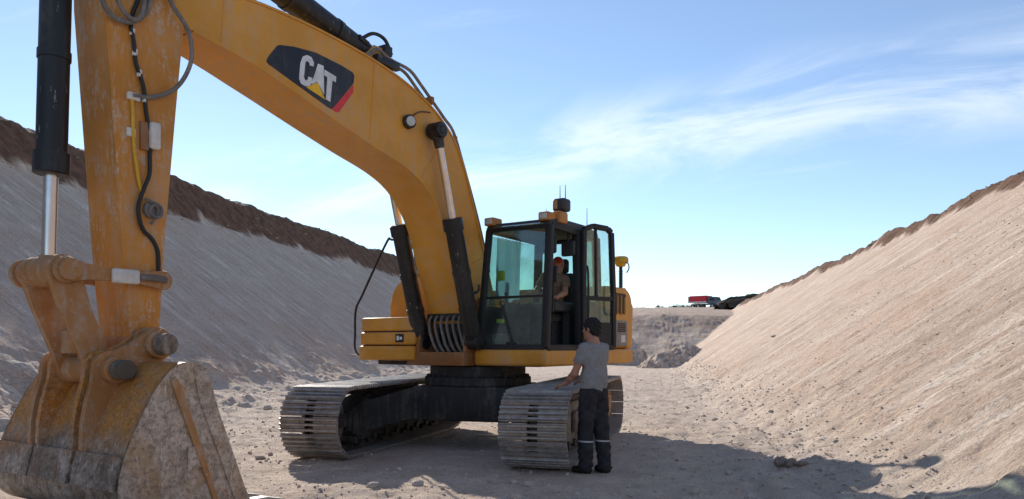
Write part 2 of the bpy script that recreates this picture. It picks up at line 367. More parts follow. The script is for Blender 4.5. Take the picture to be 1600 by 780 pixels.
# ------------------------------------------------------------------ terrain: a cut with sloped banks
PHI = math.atan(210/1200)                    # the cut runs 9.9 degrees to the right of the view
CP, SP = math.cos(PHI), math.sin(PHI)
def to_uv(X, Y): return X*CP-Y*SP, X*SP+Y*CP
def to_xy(u, v): return u*CP+v*SP, -u*SP+v*CP
def terrain(u, v):
    """height and soil mask at cut coordinates"""
    wob = fbm(v*0.12, v*0+3, 5, 4)
    su = u-1.85-0.5*wob
    soft = lambda s, k: np.where(s > 8*k, s, k*np.log1p(np.exp(np.clip(s/k, -40, 8.01))))
    sr = soft(su, 0.22)
    jag = 0.14*fbm(v*0.6, u*0.4, 9, 6, 0.66)+0.10*vn(v*2.3, u*1.1, 21)
    zr = np.interp(sr, [0, 9.6, 10.25, 10.9, 13, 20, 300, 3000], [0, 6.35, 7.05, 7.1, 6.9, 6.7, 7.0, 6.0])
    zr = zr+jag*sstep(9.4, 10.3, sr)*(1-sstep(14, 30, sr))
    su2 = -u-11.0+0.12*fbm(v*0.10, v*0+8, 15, 4)
    sl = soft(su2, 0.45)
    jl = 0.30*fbm(v*0.45, u*0.4, 31, 6, 0.62)+0.16*vn(v*1.6, u*0.9, 41)
    zl = np.interp(sl, [0, 10.7, 12.05, 12.9, 15.2, 21.2, 300, 3000], [0, 7.62, 9.75, 10.0, 9.95, 9.6, 9.0, 6.0])
    zl = zl+jl*sstep(11.2, 12.4, sl)*(1-sstep(17, 39, sl))
    se = soft(v-63-1.5*fbm(u*0.15, u*0, 51, 4)-0.10*u, 0.5)
    ze = 0.16*fbm(u*0.5, v*0.5, 141, 5, 0.6)*sstep(0.3, 2, se)*(1-sstep(9, 20, se))+np.interp(se, [0, 11.0, 12.5, 14, 60, 120, 400, 3000], [0, 3.9, 4.35, 4.45, 7.5, 8.9, 9.0, 8.2])
    fl = 0.0*u
    flat_r = sstep(0.0, 0.5, sr)*(1-sstep(9.3, 9.8, sr)); flat_l = sstep(0.0, 0.6, sl)*(1-sstep(10.4, 10.8, sl))
    # floor lumps, wheel and track prints
    near = 1/(1+np.maximum(0, v-30)/30)
    fl = fl+(0.10*fbm(u*0.35, v*0.35, 61, 4)+0.055*fbm(u*1.7, v*1.7, 62, 6, 0.68)+0.022*fbm(u*6.0, v*6.0, 64, 3, 0.7))*near
    heapl = (0.26*np.maximum(0, fbm(u*0.9, v*0.8, 71, 6, 0.72)+0.06)+0.10*np.maximum(0, fbm(u*3.0, v*3.0, 73, 4, 0.7)))*sstep(-7.5, -10.0, u)*(1-sstep(0.8, 3.0, sl))
    heapr = (0.10*np.maximum(0, fbm(u*1.2, v*0.8, 81, 5, 0.7)+0.05)+0.06*np.maximum(0, fbm(u*4.0, v*4.0, 83, 4, 0.7)))*sstep(0.6, 1.6, u)*(1-sstep(0.6, 1.8, sr))
    # keep the ground under the machine and the worker level
    X, Y = to_xy(u, v)
    fl = fl*(1-0.75*np.exp(-(((X+0.4)/2.6)**4+((Y-11.0)/3.2)**4)))
    zb = np.maximum(np.maximum(zr, zl), ze)
    # tooth marks of the bucket running straight up the banks
    groove = lambda s: 0.036*fbm(v*1.3+1.2*vn(s*0.25, v*0.3, 3), s*0.30, 91, 5, 0.70)+0.024*vn(v*7.0+vn(s*0.6, v, 7), s*0.6, 95)+0.024*fbm(u*3.1, v*4.2, 97, 4, 0.78)+0.05*np.maximum(0, fbm(u*0.8, v*0.7, 98, 4, 0.6)-0.15)
    zb = zb+flat_r*groove(sr)+flat_l*groove(sl)*0.55
    rough_top = 0.12*fbm(u*0.8, v*0.8, 99, 4)
    zb = zb+rough_top*(1-flat_r)*(1-flat_l)*sstep(3.0, 4.5, zb)
    z = zb+fl*(1-flat_r*0.8)*(1-flat_l*0.8)+heapl+heapr
    edge = 0.55*fbm(v*0.7, u*0.7, 111, 6, 0.68)
    soil = np.maximum(sstep(9.45, 9.75, sr+edge), sstep(10.55, 10.8, sl+edge*0.9))
    top = np.maximum(sstep(10.15, 10.9, sr+edge), sstep(11.9, 12.6, sl+edge))
    soil = np.where((ze > np.maximum(zr, zl)), 0.25*sstep(7, 9, se), soil)
    return z, soil, top

def ground_mat():
    s = NT('limestone_ground'); c = s.coord()
    at = s.n('ShaderNodeAttribute'); at.attribute_name = 'soil'; at2 = s.n('ShaderNodeAttribute'); at2.attribute_name = 'bank'
    at3 = s.n('ShaderNodeAttribute'); at3.attribute_name = 'top'
    big = s.noise(c, 0.35, 5, 0.6); mid = s.noise(c, 2.2, 8, 0.66); fine = s.noise(c, 16, 8, 0.72); grit = s.noise(c, 60, 5, 0.75)
    st1 = s.noise(s.coord((0.20, 1.3, 0.20), rot=(0, 0, 0.04)), 1.25, 9, 0.72, 0.9); st2 = s.noise(s.coord((0.8, 8.0, 0.8), rot=(0, 0, -0.03)), 1.0, 8, 0.75, 0.5)
    floorc = s.mix(s.rng(mid, 0.30, 0.70), (0.42, 0.35, 0.295), (0.56, 0.49, 0.425))
    floorc = s.mix(s.math('MULTIPLY', s.rng(fine, 0.50, 0.72), 0.6), floorc, (0.64, 0.58, 0.52))
    floorc = s.mix(s.math('MULTIPLY', s.rng(grit, 0.54, 0.38), 0.70), floorc, (0.27, 0.22, 0.185))
    floorc = s.mix(s.math('MULTIPLY', s.rng(s.noise(s.coord((1.2, 0.35, 1)), 1.1, 7, 0.7), 0.50, 0.66), 0.5), floorc, (0.36, 0.285, 0.235))
    bankc = s.mix(s.rng(st1, 0.36, 0.62), (0.42, 0.335, 0.275), (0.52, 0.445, 0.385))
    bankc = s.mix(s.math('MULTIPLY', s.rng(st2, 0.60, 0.42), 0.62), bankc, (0.31, 0.225, 0.175))
    white = s.math('MULTIPLY', s.rng(st1, 0.49, 0.64), s.rng(big, 0.42, 0.58))
    bankc = s.mix(s.math('MULTIPLY', white, 0.75), bankc, (0.66, 0.61, 0.555))
    bankc = s.mix(s.math('MULTIPLY', s.rng(big, 0.52, 0.36), 0.45), bankc, (0.47, 0.335, 0.255))
    spk = s.noise(s.coord((20, 34, 20)), 1.0, 5, 0.7)
    bankc = s.mix(s.math('MULTIPLY', s.rng(spk, 0.46, 0.34), 0.75), bankc, (0.22, 0.165, 0.13))
    bankc = s.mix(s.math('MULTIPLY', s.rng(grit, 0.55, 0.66), 0.55), bankc, (0.64, 0.59, 0.53))
    bankc = s.mix(s.math('MULTIPLY', s.rng(fine, 0.52, 0.32), 1.0), bankc, (0.25, 0.185, 0.145))
    brk = s.rng(s.noise(c, 0.9, 7, 0.72, 0.4), 0.42, 0.62)
    bankc = s.mix(s.math('MULTIPLY', brk, 0.55), bankc, floorc)
    col = s.mix(at2.outputs['Fac'], floorc, bankc)
    soilc = s.mix(s.rng(mid, 0.3, 0.7), (0.095, 0.052, 0.034), (0.21, 0.115, 0.075))
    topc = s.mix(s.rng(fine, 0.35, 0.65), (0.16, 0.125, 0.10), (0.30, 0.25, 0.205))
    soilc = s.mix(at3.outputs['Fac'], soilc, topc)
    vm = s.n('ShaderNodeVectorMath'); vm.operation = 'MULTIPLY'; s.link(col, vm.inputs[0]); vm.inputs[1].default_value = (1.38, 1.305, 1.22)
    col = s.mix(at.outputs['Fac'], vm.outputs[0], soilc)
    bp = s.bump(mid, 0.35, 0.08); bp = s.bump(st2, 0.55, 0.06, bp); bp = s.bump(fine, 0.95, 0.045, bp); bp = s.bump(grit, 0.5, 0.010, bp)
    return s.set(col=col, rough=0.95, nrm=bp, spec=0.15)
MT['ground'] = ground_mat()

def axis(segs):
    out = []
    for a, b, d0, d1 in segs:
        x = a
        while x < b-1e-6:
            out.append(x); f = (x-a)/(b-a); x += d0+(d1-d0)*f
    out.append(segs[-1][1]); return np.array(out)
U = np.concatenate([axis([(-3000, -200, 500, 60), (-200, -40, 45, 4), (-40, -24.5, 2.5, 0.25), (-24.5, -12.0, 0.12, 0.10), (-12.0, 2.0, 0.085, 0.065), (2.0, 13.6, 0.065, 0.12), (13.6, 40, 0.3, 4), (40, 250, 5, 50), (250, 3000, 60, 500)])])
V = np.concatenate([axis([(-60, 3, 8, 1.0), (3, 6, 0.2, 0.07), (6, 14, 0.06, 0.075), (14, 30, 0.075, 0.16), (30, 60, 0.16, 0.4), (60, 80, 0.3, 0.35), (80, 200, 0.5, 8), (200, 3500, 15, 400)])])
def build_terrain():
    UU, VV = np.meshgrid(U, V, indexing='ij'); Z, S, T = terrain(UU, VV)
    uc = (U[:-1]+U[1:])/2; vc = (V[:-1]+V[1:])/2
    UC, VC = np.meshgrid(uc, vc, indexing='ij')
    reg = np.zeros(UC.shape, int)
    reg[(UC > -11.2) & (UC < 2.05) & (VC < 62.5)] = 1
    reg[(UC >= 2.05) & (UC < 14) & (VC < 75)] = 2
    reg[(UC <= -11.2) & (UC > -25) & (VC < 75)] = 3
    reg[(UC > -11.2) & (UC < 2.05) & (VC >= 62.5) & (VC < 75)] = 4
    idx = np.arange(len(U)*len(V)).reshape(len(U), len(V))
    P = np.stack([UU, VV, Z], -1).reshape(-1, 3)
    z0 = np.clip((Z-0.15)/0.5, 0, 1)
    bankm = (z0*z0*(3-2*z0)).reshape(-1)
    for k, nm in enumerate(['ground', 'trench_floor', 'bank_right', 'bank_left', 'bank_end']):
        I, J = np.where(reg == k)
        q = np.stack([idx[I, J], idx[I+1, J], idx[I+1, J+1], idx[I, J+1]], -1)
        used, inv = np.unique(q, return_inverse=True); q = inv.reshape(q.shape)
        me = bpy.data.meshes.new(nm)
        me.vertices.add(len(used)); me.vertices.foreach_set('co', P[used].astype(np.float32).ravel())
        me.loops.add(q.size); me.loops.foreach_set('vertex_index', q.astype(np.int32).ravel())
        me.polygons.add(len(q)); me.polygons.foreach_set('loop_start', np.arange(0, q.size, 4, dtype=np.int32))
        me.update(calc_edges=True)
        for an, arr in (('soil', S.reshape(-1)), ('bank', bankm), ('top', T.reshape(-1))):
            a = me.attributes.new(an, 'FLOAT', 'POINT'); a.data.foreach_set('value', arr[used].astype(np.float32))
        o = link_mesh(nm, me, MT['ground'], None, 180)
        o.rotation_euler = (0, 0, -PHI); o['kind'] = 'structure'
build_terrain()
def gz(X, Y):
    u, v = to_uv(X, Y); z, _, _ = terrain(np.array([u], float), np.array([v], float)); return float(z[0])

# ------------------------------------------------------------------ stones
def stone_mesh(seed, sub=1):
    bm = bmesh.new(); bmesh.ops.create_icosphere(bm, subdivisions=sub, radius=1.0); r = random.Random(seed)
    sc = Vector((r.uniform(0.8, 1.25), r.uniform(0.7, 1.1), r.uniform(0.5, 0.85)))
    planes = [(Vector((r.gauss(0, 1), r.gauss(0, 1), r.gauss(0, 1))).normalized(), r.uniform(0.55, 0.9)) for _ in range(7)]
    for v in bm.verts:
        for n, d in planes:
            e = v.co.dot(n)-d
            if e > 0: v.co -= n*e
        v.co *= r.uniform(0.93, 1.06); v.co = Vector((v.co.x*sc.x, v.co.y*sc.y, v.co.z*sc.z))
    me = bpy.data.meshes.new('stone'); bm.to_mesh(me); bm.free(); return me
MT['stone'] = plain('limestone_rock', (0.46, 0.40, 0.345), 0.95, 0, 0.35, 5, 0.5, 0.15)
MT['stone_dark'] = plain('earthy_rock', (0.26, 0.20, 0.16), 0.95, 0, 0.35, 6, 0.5, 0.15)
stone_meshes = [stone_mesh(k, 2) for k in range(6)]; stone_dark = [stone_mesh(k+20, 2) for k in range(3)]
for m_ in stone_meshes: m_.materials.append(MT['stone'])
for m_ in stone_dark: m_.materials.append(MT['stone_dark'])
def rock(X, Y, s, k, label, group=None, dark=False):
    me = (stone_dark if dark else stone_meshes)[k % (3 if dark else 6)]
    o = bpy.data.objects.new('rock', me); COL.objects.link(o)
    o.location = (X, Y, gz(X, Y)+s*0.22); o.scale = (s, s, s); o.rotation_euler = (rng.uniform(-.2, .2), rng.uniform(-.2, .2), rng.uniform(0, 6.28))
    tag(o, label, 'rock', group); return o
def floor_pt(px, py):                                     # a spot on the floor given by bearing and distance
    Y = 1200*1.45/(py-540); return (px-800)/1200*Y, Y
for px, py, s, k in ((1222, 738, .10, 0), (1238, 741, .085, 1), (1252, 743, .075, 2)):
    X, Y = floor_pt(px, py); rock(X, Y, s, k, 'dark brown clod lying at the foot of the right bank', 'dark clods at the bank foot', True)
X, Y = floor_pt(582, 762); rock(X, Y, .065, 0, 'pale chunk of limestone lying in front of the left track', None)
grp = 'pale stones scattered over the trench floor'
for k in range(46):
    px = rng.uniform(330, 1230); py = rng.uniform(600, 778)
    X, Y = floor_pt(px, py)
    if abs(X+0.5) < 2.4 and 8.3 < Y < 13.5: continue
    rock(X, Y, rng.uniform(.03, .06)*(1+0.02*Y), k, 'small pale limestone lump lying loose on the trench floor', grp)
for k in range(30):
    v = rng.uniform(11, 34); u = -10.8+rng.uniform(-1.2, 2.6); X, Y = to_xy(u, v)
    rock(X, Y, rng.uniform(.06, .16), k, 'limestone block in the rubble along the foot of the left bank', 'rubble blocks below the left bank')
def gravel():
    base = []
    for k in range(8):
        me = stone_mesh(k+50, 1); vs = np.array([v.co[:] for v in me.vertices]); fs = np.array([p.vertices[:] for p in me.polygons]); base.append((vs, fs)); bpy.data.meshes.remove(me)
    n = 7000
    d = 7.0*np.exp(nrg.uniform(0, 1, n)**1.1*1.75); px = nrg.uniform(250, 1420, n); X = (px-800)/1200*d; Y = d
    u, v = to_uv(X, Y); keep = (u < 3.0) & (u > -12); u, v = u[keep], v[keep]
    # along both bank feet
    m = 3500; v2 = 5+nrg.uniform(0, 1, m)**1.6*40; side = nrg.uniform(0, 1, m) < 0.55
    u2 = np.where(side, 2.1+nrg.normal(0, .45, m), -10.6+nrg.normal(0, 1.2, m)); u = np.concatenate([u, u2]); v = np.concatenate([v, v2])
    m = 3000; v3 = 5+nrg.uniform(0, 1, m)**1.3*20; u3 = nrg.uniform(2.5, 11, m); u = np.concatenate([u, u3]); v = np.concatenate([v, v3])
    z, _, _ = terrain(u, v); n = len(u); s = 0.0075*np.exp(nrg.normal(0, .5, n))*(1+0.05*v); s = np.clip(s, .005, .04)*np.where(u > 2.6, 0.7, 1.0)
    VS = []; FS = []; off = 0
    for i in range(n):
        vs, fs = base[i % 8]; a = nrg.uniform(0, 6.28); c_, s_ = math.cos(a), math.sin(a)
        p = vs*s[i]; p = np.stack([p[:, 0]*c_-p[:, 1]*s_, p[:, 0]*s_+p[:, 1]*c_, p[:, 2]], -1)
        VS.append(p+np.array([u[i], v[i], z[i]+s[i]*0.15])); FS.append(fs+off); off += len(vs)
    VS = np.concatenate(VS); FS = np.concatenate(FS)
    me = bpy.data.meshes.new('gravel'); me.from_pydata(VS.tolist(), [], FS.tolist())
    o = link_mesh('gravel', me, MT['stone'], None, None); o.rotation_euler = (0, 0, -PHI)
    tag(o, 'loose pale limestone gravel strewn over the floor and bank feet', 'gravel', kind='stuff')
gravel()
def rim_clods():
    n = 900; v = 6+nrg.uniform(0, 1, n)**1.5*62; left = nrg.uniform(0, 1, n) < 0.55
    u = np.where(left, -22.6+nrg.normal(0, .75, n), 11.9+nrg.normal(0, .35, n)); z, _, _ = terrain(u, v); VS = []; FS = []; off = 0
    me = stone_mesh(77, 1); bv = np.array([q.co[:] for q in me.vertices]); bf = np.array([p.vertices[:] for p in me.polygons]); bpy.data.meshes.remove(me)
    for i in range(n):
        sz = np.clip((0.05 if left[i] else 0.032)*math.exp(nrg.normal(0, .5)), .015, .15); a = nrg.uniform(0, 6.28); c_, s_ = math.cos(a), math.sin(a); p = bv*sz
        p = np.stack([p[:, 0]*c_-p[:, 1]*s_, p[:, 0]*s_+p[:, 1]*c_, p[:, 2]], -1); VS.append(p+np.array([u[i], v[i], z[i]+sz*0.2])); FS.append(bf+off); off += len(bv)
    me = bpy.data.meshes.new('soil_clods'); me.from_pydata(np.concatenate(VS).tolist(), [], np.concatenate(FS).tolist()); o = link_mesh('soil_clods', me, MT['stone_dark'], None, None); o.rotation_euler = (0, 0, -PHI)
    tag(o, 'brown soil clods strewn along the rims of both banks', 'clods', kind='stuff')
rim_clods()

# heaps of soil
MT['soil'] = plain('brown_soil', (0.52, 0.41, 0.33), 0.95, 0, 0.4, 3, 0.6, 0.1)
MT['dark_soil'] = plain('dark_soil', (0.080, 0.060, 0.046), 0.95, 0, 0.4, 1.5, 0.5, 0.1)
def heap(X, Y, rx, ry, hgt, m, label, seed, rz=0.0, base=None, rough=0.35, n=56):
    me = bpy.data.meshes.new('soil_heap'); xs = np.linspace(-1.25, 1.25, n); A, B = np.meshgrid(xs, xs, indexing='ij')
    r = np.sqrt(A*A+B*B); h = np.clip(1-r*(1+0.5*fbm(A*1.5, B*1.5, seed, 4)), -0.25, 1)
    h = np.sign(h)*np.abs(h)**0.85+rough*fbm(A*3.0, B*3.0, seed+5, 5, 0.6)*(h > -0.2)
    Pt = np.stack([A*rx, B*ry, h*hgt], -1).reshape(-1, 3); id_ = np.arange(n*n).reshape(n, n)
    q = np.stack([id_[:-1, :-1], id_[1:, :-1], id_[1:, 1:], id_[:-1, 1:]], -1).reshape(-1, 4)
    me.from_pydata(Pt.tolist(), [], q.tolist()); o = link_mesh('soil_heap', me, m, None, 180)
    o.location = (X, Y, gz(X, Y) if base is None else base); o.rotation_euler = (0, 0, rz); tag(o, label, 'soil heap'); return o
heap(10.2, 51, 2.0, 1.8, 1.15, MT['soil'], 'low brown heap of soil on the trench floor behind the machine', 3, 0.3)
heap(12.0, 53, 1.7, 1.6, 1.0, MT['soil'], 'smaller pinkish soil heap beside the brown heap at the bank foot', 9, 0.9)
heap(8.6, 57, 1.8, 1.6, 1.9, MT['stone'], 'pale limestone heap behind the brown soil heap', 14, 0.4)
heap(39.2, 104, 9.0, 5.0, 3.6, MT['dark_soil'], 'long dark earth mound on the plateau right of the truck', 21, 0.15, gz(36, 104)-0.1, 0.16)

# ------------------------------------------------------------------ excavator (local axes: x ahead along the boom, y to the machine's left, z up)
HX, HY = -0.5501, -0.8351
exc = empty('excavator', (-0.56, 11.3, 0.0), math.atan2(HY, HX))
tag(exc, 'orange-yellow tracked excavator with long boom standing on the trench floor', 'excavator')
UC = Matrix.Translation((-0.033, 0.05, -0.015)) @ Matrix.Rotation(math.atan2(-0.9613, -0.2756)-math.atan2(HY, HX), 4, 'Z')

# ---- undercarriage
def hull(pts):
    pts = sorted(set(pts))
    def half(ps):
        h = []
        for p in ps:
            while len(h) > 1 and (h[-1][0]-h[-2][0])*(p[1]-h[-2][1])-(h[-1][1]-h[-2][1])*(p[0]-h[-2][0]) <= 0: h.pop()
            h.append(p)
        return h[:-1]
    return half(pts)+half(pts[::-1])
def circ(cx, cz, r, n=48): return [(round(cx+r*math.cos(2*math.pi*k/n), 5), round(cz+r*math.sin(2*math.pi*k/n), 5)) for k in range(n)]
loop = hull(circ(1.90, 0.49, 0.41)+circ(-1.90, 0.51, 0.41)+[(-1.45, 0.062), (1.42, 0.062)])
seg = [(loop[i], loop[(i+1) % len(loop)]) for i in range(len(loop))]
lens = [math.dist(a, b) for a, b in seg]; per = sum(lens); NSH = round(per/0.2); pitch = per/NSH
def on_loop(s):
    s %= per
    for (a, b), l in zip(seg, lens):
        if s <= l: f = s/l; return (a[0]+(b[0]-a[0])*f, a[1]+(b[1]-a[1])*f)
        s -= l
    return loop[0]
SW = 0.40                                                   # half width of a shoe
def shoe_mesh():
    b = MB(); hl = pitch*0.487; hw_ = 0.062
    b.box(-hl, hl, -SW, -hw_, 0.0, 0.016); b.box(-hl, hl, hw_, SW, 0.0, 0.016)
    gx = (-pitch/3, 0.0, pitch/3)
    for x in gx: b.box(x-0.016, x+0.016, -hw_-0.001, hw_+0.001, 0.0005, 0.0155)
    for x in gx:
        h = 0.034+0.016; P_ = [(x-0.019, 0.014), (x+0.019, 0.014), (x+0.010, h), (x-0.010, h)]
        b.prism(P_, -SW+0.002, SW-0.002, 0.003, 1)
    for y in (-0.14, 0.14):
        for x in (-pitch/6, pitch/6): b.cyl((x, y, 0.015), (x, y, 0.030), 0.013, 6)
    return b.mesh('track_shoe')
SHOE = shoe_mesh(); SHOE.materials.append(MT['shoe'])
for side in (-1, 1):
    yc = side*1.42
    ch = MB(); step = 0.05; n = int(per/step)
    ring = [on_loop(i*per/n) for i in range(n)]
    cx = sum(p[0] for p in ring)/n
    for y0, y1 in ((-0.12, -0.05), (0.05, 0.12)):
        for i in range(NSH):
            a, c = on_loop(i*pitch+0.004), on_loop((i+1)*pitch-0.004); m = ((a[0]+c[0])/2, (a[1]+c[1])/2)
            t = Vector((c[0]-a[0], c[1]-a[1])).normalized(); nrm = Vector((-t.y, t.x))     # inwards (loop runs counter-clockwise)
            pl = [(a[0], a[1]), (c[0], c[1]), (c[0]+nrm.x*0.085, c[1]+nrm.y*0.085), (a[0]+nrm.x*0.085, a[1]+nrm.y*0.085)]
            ch.prism(pl, yc+y0, yc+y1)
    tr = ch.build('track', MT['dark'], exc, None, UC)
    for i in range(NSH):
        s0 = (i+0.5)*pitch; a, c = on_loop(s0-0.01), on_loop(s0+0.01); p = on_loop(s0)
        t = Vector((c[0]-a[0], 0, c[1]-a[1])).normalized(); nrm = Vector((t.z, 0, -t.x))
        M = Matrix.Identity(4)
        yv = nrm.cross(t)
        for r_ in range(3): M[r_][0] = t[r_]; M[r_][1] = yv[r_]; M[r_][2] = nrm[r_]
        M[0][3], M[1][3], M[2][3] = p[0], yc, p[1]
        o = bpy.data.objects.new('track_shoe', SHOE); COL.objects.link(o); o.parent = tr; o.matrix_local = UC @ M @ Matrix.Rotation(rng.uniform(-.022, .022), 4, 'Y') @ Matrix.Rotation(rng.uniform(-.008, .008), 4, 'Z')
    # frame, wheels
    f = MB(); f.prism([(-1.55, .30), (-1.30, .20), (1.30, .20), (1.62, .34), (1.62, .60), (1.20, .74), (-1.2, .74), (-1.55, .66)], yc-0.20, yc+0.20, 0.02)
    f.box(-0.9, 1.1, yc+side*0.20, yc+side*0.26, 0.36, 0.62, 0.015); f.box(1.45, 1.98, yc-0.155, yc-0.135, 0.40, 0.58); f.box(1.45, 1.98, yc+0.135, yc+0.155, 0.40, 0.58)
    fo = f.build('track_frame', MT['dusty'] if side > 0 else MT['dark'], exc, 35, UC)
    g = MB(); g.prism([(-1.2, .739), (1.2, .739), (0.9, .80), (-0.9, .80)], yc-0.13, yc+0.13); g.build('frame_cover', MT['dark'], fo, 35, UC)
    w = MB(); w.cyl((1.90, yc-0.10, 0.49), (1.90, yc+0.10, 0.49), 0.325, 40, 0.02); w.cyl((1.90, yc-0.14, 0.49), (1.90, yc+0.14, 0.49), 0.12, 24, 0.01); w.build('idler_wheel', MT['dusty'], tr, 35, UC)
    sp = MB(); teeth = []
    for k in range(44):
        a = 2*math.pi*k/44; r_ = 0.385 if k % 4 < 2 else 0.33; teeth.append((-1.90+r_*math.cos(a), 0.51+r_*math.sin(a)))
    sp.prism(teeth, yc-0.04, yc+0.04); sp.cyl((-1.90, yc, 0.51), (-1.90, yc+side*0.17, 0.51), 0.29, 36, 0.02)
    so = sp.build('sprocket', MT['dark'], tr, 35, UC)
    fd = MB(); fd.cyl((-1.90, yc+side*0.165, 0.51), (-1.90, yc+side*0.235, 0.51), 0.22, 32, 0.025)
    for k in range(10):
        a = k*0.6283; fd.cyl((-1.90+0.17*math.cos(a), yc+side*0.23, 0.51+0.17*math.sin(a)), (-1.90+0.17*math.cos(a), yc+side*0.25, 0.51+0.17*math.sin(a)), 0.018, 6)
    fd.build('final_drive', MT['link'], tr, 35, UC)
    for k in range(8):
        x = -1.32+k*0.377; rl = MB(); rl.cyl((x, yc-0.17, 0.215), (x, yc+0.17, 0.215), 0.10, 20, 0.015); rl.cyl((x, yc-0.23, 0.215), (x, yc+0.23, 0.215), 0.05, 12); rl.build('track_roller', MT['dark'], tr, 35, UC)
    for x in (-0.75, 0.75):
        rl = MB(); rl.cyl((x, yc-0.14, 0.80), (x, yc+0.14, 0.80), 0.065, 16, 0.01); rl.build('carrier_roller', MT['dark'], tr, 35, UC)
xf = MB(); xf.box(-0.80, 0.80, -0.72, 0.72, 0.42, 0.90, 0.04)
for sx in (-1, 1):
    for sy in (-1, 1):
        # sloping legs from the centre box to the track frames
        P0 = [(sx*0.25, sy*0.70), (sx*0.80, sy*0.70), (sx*1.25, sy*1.23), (sx*0.62, sy*1.23)]
        if sx*sy < 0: P0 = P0[::-1]
        bm2 = bmesh.new(); top = [bm2.verts.new((x, y, 0.88 if abs(y) < 1 else 0.70)) for x, y in P0]; bot = [bm2.verts.new((x, y, 0.45 if abs(y) < 1 else 0.30)) for x, y in P0]
        bm2.faces.new(top); bm2.faces.new(bot[::-1])
        for i in range(4): bm2.faces.new([top[i], bot[i], bot[(i+1) % 4], top[(i+1) % 4]])
        xf._merge(bm2)
xf.build('carbody', MT['dark'], exc, 35, UC)
tt = MB(); tt.cyl((0, 0, 0.895), (0, 0, 1.02), 0.78, 56, 0.015); tt.cyl((0, 0, 1.015), (0, 0, 1.175), 0.70, 56, 0.01)
for k in range(36):
    a = 2*math.pi*k/36; tt.cyl((0.735*math.cos(a), 0.735*math.sin(a), 1.01), (0.735*math.cos(a), 0.735*math.sin(a), 1.05), 0.02, 6)
tt.build('turntable', MT['dark'], exc, 35, UC)

# ---- upper structure
pf = MB(); pf.box(-2.35, 0.52, -1.42, 1.42, 1.165, 1.29, 0.012); pf.box(-2.2, 0.3, -0.5, 0.38, 1.285, 1.36); pf.build('platform', MT['dark'], exc)
fr = MB(); fr.box(0.45, 0.78, -0.62, 0.40, 1.17, 1.36, 0.015); fr.prism([(-0.35, 1.30), (0.78, 1.30), (0.74, 1.62), (0.50, 1.78), (0.34, 2.12), (0.06, 2.12), (-0.30, 1.7)], -0.47, -0.40, 0.008); fr.prism([(-0.35, 1.30), (0.72, 1.30), (0.70, 1.60), (0.50, 1.78), (0.34, 2.12), (0.06, 2.12), (-0.30, 1.7)], 0.33, 0.385, 0.008)
fr.build('boom_bracket', MT['frame_brown'], exc)
sk = MB(); sk.box(0.30, 0.56, 0.395, 1.565, 1.17, 1.40, 0.05, 3); sk.box(-2.15, 0.45, 1.35, 1.572, 1.172, 1.398, 0.04, 3); sk.build('skirt', MT['paint'], exc)

# right hand storage box: three stacked panels
sb = MB(); sb.box(-0.15, 0.77, -1.47, -0.48, 1.25, 1.82); so = sb.build('storage_box', MT['dark'], exc)
for k, (z0, z1, f_) in enumerate(((1.235, 1.445, 0.83), (1.46, 1.645, 0.81), (1.66, 1.86, 0.80))):
    p = MB(); p.box(-0.18, f_, -1.53+0.015*k, -0.46, z0, z1, 0.035, 3); p.build('panel', MT['paint'], so)
bd = MB(); bd.box(0.811, 0.818, -0.80, -0.65, 1.495, 1.615); bo = bd.build('badge', MT['logo_black'], so)
bl = MB(); bl.box(0.8175, 0.822, -0.775, -0.735, 1.525, 1.59); bl.box(0.8175, 0.822, -0.72, -0.675, 1.535, 1.575); bl.build('badge_mark', MT['logo_white'], so)
# tank with rounded outer top corner
arc = [(-1.46, 1.30)]+[(-1.46+0.36*(1-math.cos(a)), 2.08+0.40*math.sin(a)) for a in np.linspace(0.0, math.pi/2, 9)]+[(-0.50, 2.48), (-0.50, 1.30)]
tk = MB(); tk.prism(arc, -0.95, 0.20, 0.03, axis='x'); tko = tk.build('tank', MT['paint'], exc)
cp = MB(); cp.cyl((-0.25, -0.85, 2.47), (-0.25, -0.85, 2.54), 0.07, 20, 0.01); cp.cyl((0.05, -0.62, 2.47), (0.05, -0.62, 2.56), 0.035, 14); cp.build('filler_cap', MT['black'], tko)
# engine hood and counterweight
hood = MB()
prof = [(-1.50, 1.42)]+[(-1.50, 2.34), (-1.62, 2.38)]+[(-2.15+0.22*math.cos(a)-0.0, 2.10+0.28*math.sin(a)) for a in np.linspace(math.pi/2, math.pi, 8)]+[(-2.37, 1.42)]
hood.prism([(-1.46, 1.402), (-1.46, 2.36)]+[(-2.00-0.28*math.sin(a), 2.08+0.28*math.cos(a)) for a in np.linspace(0, math.pi/2, 9)]+[(-2.28, 1.402)], -1.42, 1.50, 0.05, 3)
ho = hood.build('engine_hood', MT['paint'], exc)
fb = MB(); fb.box(-1.47, -1.06, 0.45, 1.49, 1.402, 2.02, 0.03); fb.build('front_cowl', MT['dark'], ho)
gp = MB(); gp.box(-2.05, -1.52, 1.497, 1.512, 1.44, 1.84, 0.005); gpo = gp.build('side_panel', MT['grey'], ho)
v_ = MB()
for k in range(5): v_.box(-1.98, -1.70, 1.510, 1.518, 1.66+k*0.03, 1.682+k*0.03)
v_.build('vent', MT['grille'], ho)
lb = MB(); lb.box(-1.97, -1.82, 1.5115, 1.516, 1.50, 1.61); lb.build('label', MT['white'], ho)
gr = MB(); gr.box(-1.98, -1.50, 1.496, 1.510, 1.95, 2.26, 0.02); go = gr.build('grille', MT['grille'], ho)
for k in range(4):
    b_ = MB(); b_.tube([(-1.56-0.13*k, 1.512, 1.93), (-1.56-0.13*k, 1.517, 2.20), (-1.58-0.14*k, 1.46, 2.34-0.012*k*k)], 0.012, 6); b_.build('grille_bar', MT['paint'], go)
